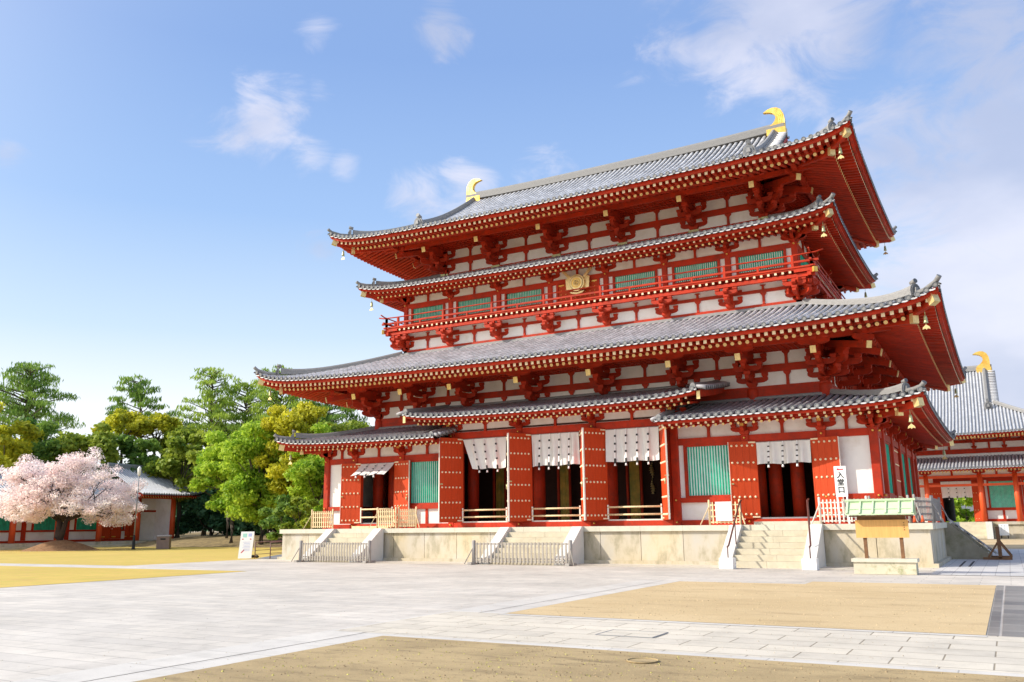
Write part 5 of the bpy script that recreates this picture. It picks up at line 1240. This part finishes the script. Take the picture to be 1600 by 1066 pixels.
def foliage(name, blobs, n, size, mt, parent, needle=False, flat=1.):
    """blobs: (centre, radii); leaves fill each blob, denser to its outside"""
    w = np.array([b[1][0]*b[1][1]+b[1][0]*b[1][2] for b in blobs]); w = w/w.sum(); k = nr.choice(len(blobs), n, p=w)
    B = np.array([b[0] for b in blobs])[k]; Rr = np.array([b[1] for b in blobs])[k]
    d = unit(n); rad = nr.random(n)**.45; lump = 1+.18*np.sin(d[:, 0]*7+k)*np.cos(d[:, 2]*6+k*1.7)
    C = B + d*Rr*(rad*lump)[:, None]
    if needle:
        U = unit(n)*.55; U[:, 2] = np.abs(U[:, 2])+.55; U = U/np.linalg.norm(U, axis=1)[:, None]; V = np.cross(U, unit(n)); V = V/np.linalg.norm(V, axis=1)[:, None]
        s = size*(.6+.8*nr.random(n)); U = U*s[:, None]; V = V*(s*.20)[:, None]
    else:
        nn = unit(n)+d*.5+np.array([0, 0, .5]); nn = nn/np.linalg.norm(nn, axis=1)[:, None]; U = np.cross(nn, unit(n)); U = U/np.linalg.norm(U, axis=1)[:, None]; V = np.cross(nn, U)
        s = size*(.55+.9*nr.random(n)); U = U*s[:, None]; V = V*(s*.62)[:, None]
    tone = nr.random(len(blobs))[k]
    return quads(name, C, U, V, mt, parent, np.clip(.55*nr.random(n)+.45*tone, 0, 1))
def limb(b, p, q, r0, r1, bend=.3):
    p = Vector(p); q = Vector(q); L = (q-p).length; off = Vector((rng.uniform(-1, 1), rng.uniform(-1, 1), rng.uniform(-.3, .6)))*L*bend*.35
    pts = [p, p.lerp(q, .35)+off, p.lerp(q, .7)+off*.6, q]; b.tube(pts, [r0, r0*.7+r1*.3, r0*.35+r1*.65, r1], 7)
    return pts
def tree(name, x, y, zb, zt, r, kind, mt, label, z0=0., n=7000, size=.26, nb=26, trunk=.28, lean=(0, 0), group='trees of the wood on the left', cat='tree', bark=BARK, holes=.0):
    t = empty(name, (x, y, z0), label=label, cat=cat, group=group); zb -= z0; zt -= z0; H = zt-zb
    blobs = []
    if kind == 'broad':
        for i in range(nb):
            d = unit(1)[0]; q = .3+.85*nr.random()**.6; c = (d[0]*r*q*.88+lean[0], d[1]*r*q*.88+lean[1], (zb+zt)/2+d[2]*H*.46*q); s = r*(.20+.18*nr.random())*(1.25-.45*q); blobs.append((c, (s*1.1, s*1.1, s*.7)))
    elif kind == 'umbrella':
        for i in range(nb):
            a = nr.random()*6.28; q = nr.random()**.5*r*.9; c = (math.cos(a)*q, math.sin(a)*q, zt-.25*H-.35*H*(q/r)**2-nr.random()*H*.25); s = r*(.22+.16*nr.random()); blobs.append((c, (s, s, s*.55)))
    elif kind == 'pine':
        for i in range(nb):
            u = (i+.5)/nb; z = zb+.1*H+u*H*.88; rr = r*(1.0-.72*u)*(.25+.95*nr.random()); a = i*2.4+nr.random(); s = r*(.13+.10*nr.random())*(1.1-.45*u); blobs.append(((math.cos(a)*rr+lean[0]*u, math.sin(a)*rr+lean[1]*u, z+.12*rr), (s*1.35, s*1.35, s*.38)))
    b = MB(); top = Vector((lean[0]*.7, lean[1]*.7, zb+H*(.95 if kind == 'pine' else .55)))
    b.tube([(0, 0, -.3), (.1, 0, zb*.5), (top.x*.5-.15, top.y*.5, zb*.9+.2), tuple(top)], [trunk*1.15, trunk*.9, trunk*.75, trunk*.2], 9)
    for c, s in blobs[::(1 if kind != 'broad' else 2)]:
        u = min(.95, max(.0, (c[2]-s[2]*2-zb)/max(.1, top.z-zb))) if kind == 'pine' else nr.random()*.5
        base = Vector((top.x*.5, top.y*.5, zb*.9)).lerp(top, u); limb(b, base, (c[0], c[1], c[2]-s[2]*.3), trunk*.28, .03)
    b.build('trunk', bark, t)
    foliage('crown', blobs, n, size, LM[mt], t, needle=(kind == 'pine'))
    return t
ZB = .9
tree('pine_tree', -84.6, 18.3, 12.5, 21.6, 6.4, 'pine', 'pine', 'tall dark layered pine at the left edge of the wood', ZB, 8000, .28, 74, .4)
tree('broadleaf_tree', -70.8, 6.8, 4.5, 14.1, 4.0, 'broad', 'yellow', 'yellow green bushy tree at the left edge behind the cherry', ZB, 8000, .24, 34)
tree('broadleaf_tree', -73.2, 13.0, 4.0, 13.5, 4.8, 'broad', 'dark', 'dark green tree below the tall left pine', ZB, 9000, .26, 36)
tree('broadleaf_tree', -70.0, 17.0, 5.0, 14.3, 4.2, 'broad', 'olive', 'olive green tree right above the cherry crown', ZB, 9000, .25, 36)
tree('broadleaf_tree', -80, 10.5, 4.0, 13.5, 4.2, 'broad', 'dark', 'dark green tree cut by the left edge of the photo', ZB, 7000, .26, 30)
tree('umbrella_tree', -70.5, 21.6, 11.2, 16.5, 3.0, 'umbrella', 'yellow', 'slender forked tree with flat yellow green top above the side hall', ZB, 3600, .22, 26, .2)
tree('umbrella_tree', -69.1, 24.9, 11.4, 16.2, 2.8, 'umbrella', 'yellow', 'slim yellow green tree right of the forked one', ZB, 3000, .22, 24, .18)
tree('pine_tree', -74.4, 27.8, 13.0, 20.4, 4.6, 'pine', 'pine', 'thin ragged pine with a long arm reaching left over the side hall', ZB, 3000, .32, 40, .26, (-1.8, -1.0))
tree('pine_tree', -65.5, 29.7, 10.5, 21.0, 4.6, 'pine', 'pinel', 'tall open pine in the middle of the wood with its trunk showing', ZB, 5200, .27, 70, .3)
tree('broadleaf_tree', -60.2, 21.5, 5.0, 12.4, 3.8, 'broad', 'olive', 'olive tree rising behind the end of the side hall roof', ZB, 8000, .24, 32)
tree('broadleaf_tree', -66.5, 19.0, 4.0, 11.3, 4.6, 'broad', 'dark', 'deep green tree close above the side hall ridge', ZB, 8000, .25, 32)
tree('broadleaf_tree', -67.5, 24.5, 5.0, 12.5, 4.2, 'broad', 'olive', 'shrubby olive tree behind the forked yellow trees', ZB, 7500, .25, 30)
tree('pine_tree', -64.1, 34.0, 12.0, 19.8, 4.6, 'pine', 'pinel', 'light green pine left of the temple eave, second of three', ZB, 5200, .27, 64, .28)
tree('pine_tree', -57.5, 33.2, 11.0, 20.6, 5.2, 'pine', 'pinel', 'light green pine whose top passes behind the wide third roof', ZB, 6500, .27, 72, .3)
tree('pine_tree', -52.2, 35.4, 11.0, 18.0, 5.0, 'pine', 'pine', 'darker pine beside the temple wall under the wide roof', ZB, 5200, .27, 64, .28)
tree('broadleaf_tree', -44.0, 14.0, 3.0, 10.4, 3.4, 'broad', 'bright', 'fresh bright green tree left of the folding sign', .3, 26000, .165, 70, .22)
tree('broadleaf_tree', -39.2, 13.0, 2.2, 11.0, 3.9, 'broad', 'bright', 'fresh bright green tree above the folding sign', .3, 26000, .16, 70, .22)
tree('broadleaf_tree', -36.0, 13.6, 4.6, 12.3, 3.3, 'broad', 'yellow', 'golden yellow green tree touching the lowest roof corner', .3, 19000, .155, 60, .22)
tree('broadleaf_tree', -31.8, 12.4, 1.2, 9.8, 3.2, 'broad', 'bright', 'bushy green tree beside the left end wall of the temple', .3, 18000, .155, 56, .2)
tree('broadleaf_tree', -34.5, 17.5, 3.5, 11.4, 3.6, 'broad', 'olive', 'olive green tree just behind the left corner post of the temple', .3, 13000, .17, 44, .2)
tree('broadleaf_tree', -49.5, 18.5, 4.5, 11.0, 3.8, 'broad', 'olive', 'olive green tree filling the gap right of the side hall roof', .4, 9000, .22, 36, .2)
tree('broadleaf_tree', -51.5, 27, 6.5, 13.5, 4.6, 'broad', 'dark', 'dark green tree below the pines in the middle of the wood', .6, 9000, .24, 36, .2)
tree('broadleaf_tree', -43.0, 24, 6.5, 13.2, 4.6, 'broad', 'olive', 'olive tree below the pines behind the bright trees', .6, 9000, .24, 36, .2)
tree('shrub', -27.9, 5.6, .5, 3.7, 1.4, 'broad', 'olive', 'rounded yellow green shrub by the left end of the platform', 0, 6000, .14, 26, .08, cat='shrub', group='shrubs at the wood edge')
tree('shrub', -31.5, 8.2, .3, 4.2, 2.0, 'broad', 'dark', 'dark rounded shrub left of the yellow green one', 0, 6000, .15, 24, .08, cat='shrub', group='shrubs at the wood edge')
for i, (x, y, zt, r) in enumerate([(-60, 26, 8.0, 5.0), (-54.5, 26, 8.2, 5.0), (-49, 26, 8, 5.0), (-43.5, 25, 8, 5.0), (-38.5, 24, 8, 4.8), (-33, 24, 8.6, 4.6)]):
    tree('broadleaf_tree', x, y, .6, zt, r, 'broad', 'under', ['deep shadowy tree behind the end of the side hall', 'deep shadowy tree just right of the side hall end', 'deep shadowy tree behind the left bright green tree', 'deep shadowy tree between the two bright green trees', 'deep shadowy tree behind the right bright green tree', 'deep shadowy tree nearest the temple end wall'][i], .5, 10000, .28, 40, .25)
u_ = MB()
w_ = empty('far_wood', (-50, 44, .5)); bl = [((-42+4.2*i+nr.uniform(-1, 1), nr.uniform(-2, 2), 3+nr.uniform(0, 2.5)), (3.6, 2.2, 4.2)) for i in range(20)]
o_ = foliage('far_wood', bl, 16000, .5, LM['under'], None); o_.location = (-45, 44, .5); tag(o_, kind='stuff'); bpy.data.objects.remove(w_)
for i, (x, y) in enumerate([(-39.9, 13.6), (-39.2, 16.0), (-36.0, 15), (-44.5, 19)]):
    t = empty('bare_trunk', (x, y, .4), label=['pale bare trunk below the bright green crowns, left of the pair', 'pale bare trunk below the bright green crowns, right of the pair', 'slim grey trunk in the shade near the temple', 'thin dark trunk in the deep shade behind the bright tree'][i], cat='tree trunk', group='trunks in the wood')
    b = MB(); b.tube([(0, 0, -.3), (.05, 0, 2), (-.1, .1, 4.5), (.1, 0, 7)], [.26, .21, .17, .08], 9); b.build('trunk', BARK, t)
# trees seen past the far hall
tree('broadleaf_tree', 12.6, 92, .5, 6.5, 5.0, 'broad', 'bright', 'bright green tree seen through the doorway of the hall behind', 0, 7000, .3, 24, .2, group='trees behind the far hall')
# cherry tree on its mound
mo = MB(); P = []
for i in range(25):
    a = i*math.pi/12; row = []
    for j in range(9):
        u = j/8; rr = 2.95*u*(1+.05*math.sin(a*3)); row.append((-50.6+rr*math.cos(a), 1.9+rr*math.sin(a), -.03+.82*math.cos(u*math.pi/2)**1.2+.03*math.sin(a*9+j)*(1-u)))
    P.append(row)
mo.grid(P); tag(mo.build('mulch_mound', SOIL, kind='structure'))
g_ = np.random.default_rng(3); n_ = 2600; a_ = g_.uniform(0, 6.28, n_); q_r = 2.9+4.2*g_.random(n_)**.8; C_ = np.stack([-50.8+q_r*np.cos(a_), 1.9+q_r*np.sin(a_), np.full(n_, .012)], 1)
U_ = np.stack([np.cos(a_*3), np.sin(a_*3), a_*0], 1)*.045; V_ = np.stack([-np.sin(a_*3), np.cos(a_*3), a_*0], 1)*.035
tag(quads('fallen_petals', C_, U_, V_, LM['pink'], None, g_.random(n_)), kind='stuff')
ch = empty('cherry_tree', (-50.6, 1.9, .7), label='pale pink cherry tree in full bloom on a brown mulch mound', cat='tree')
b = MB(); tips = []
b.tube([(0, 0, -.3), (.02, 0, .3), (-.12, .1, 1.0), (-.3, .15, 1.8)], [.46, .34, .29, .22], 12); b.tube([(.15, 0, 0), (.35, .1, .8), (.6, .2, 1.9)], [.26, .21, .16], 10)
for i in range(24):
    a = i*2.399; R1 = 2.6+3.4*((i*.618) % 1); el = 1-((i*.618) % 1)
    st = Vector((-.3, .15, 1.6)) if i % 2 else Vector((.55, .2, 1.7))
    p1 = Vector((math.cos(a)*R1*.5, math.sin(a)*R1*.5, 2.3+2.3*el)); limb(b, st, p1, .13, .065, .35)
    for k in range(5):
        a2 = a+nr.uniform(-.6, .6); R2 = min(5.5, R1*(.7+.5*nr.random())); top_ = 7.1*math.sqrt(max(.05, 1-(R2/6.3)**2)); zt_ = 1.7+(top_-1.7)*nr.uniform(.02, 1.0)**.9
        p2 = Vector((math.cos(a2)*R2, math.sin(a2)*R2, zt_)); limb(b, p1, p2, .055, .018, .4); tips.append(p2)
        for q in range(4):
            p3 = p2+Vector((nr.uniform(-1, 1), nr.uniform(-1, 1), nr.uniform(-.5, .8))); limb(b, p2.lerp(p1, nr.random()*.5), p3, .02, .009, .3); tips.append(p3)
for i in range(46):
    a = i*2.399; q = 2.4+2.9*nr.random(); p = Vector((math.cos(a)*q, math.sin(a)*q, 1.9+1.1*nr.random())); tips.append(p)
    if i % 3 == 0: limb(b, (math.cos(a)*q*.5, math.sin(a)*q*.5, 2.6), p, .04, .01, .4)
b.build('trunk', BARKD, ch)
ch.location.x -= .35
blobs = []
for p in tips:
    s = nr.uniform(.25, .62); blobs.append((tuple(p), (s*1.25, s*1.25, s*.75)))
for i in range(60):
    a = nr.uniform(0, 6.28); q = 5.3*nr.random()**.5; z_ = 2.0+(7.1*math.sqrt(1-(q/6.3)**2)-2.0)*nr.random()**.7; s = nr.uniform(.4, .75); blobs.append(((math.cos(a)*q, math.sin(a)*q, z_), (s, s, s*.7)))
foliage('blossom', blobs, 74000, .070, LM['pink'], ch)
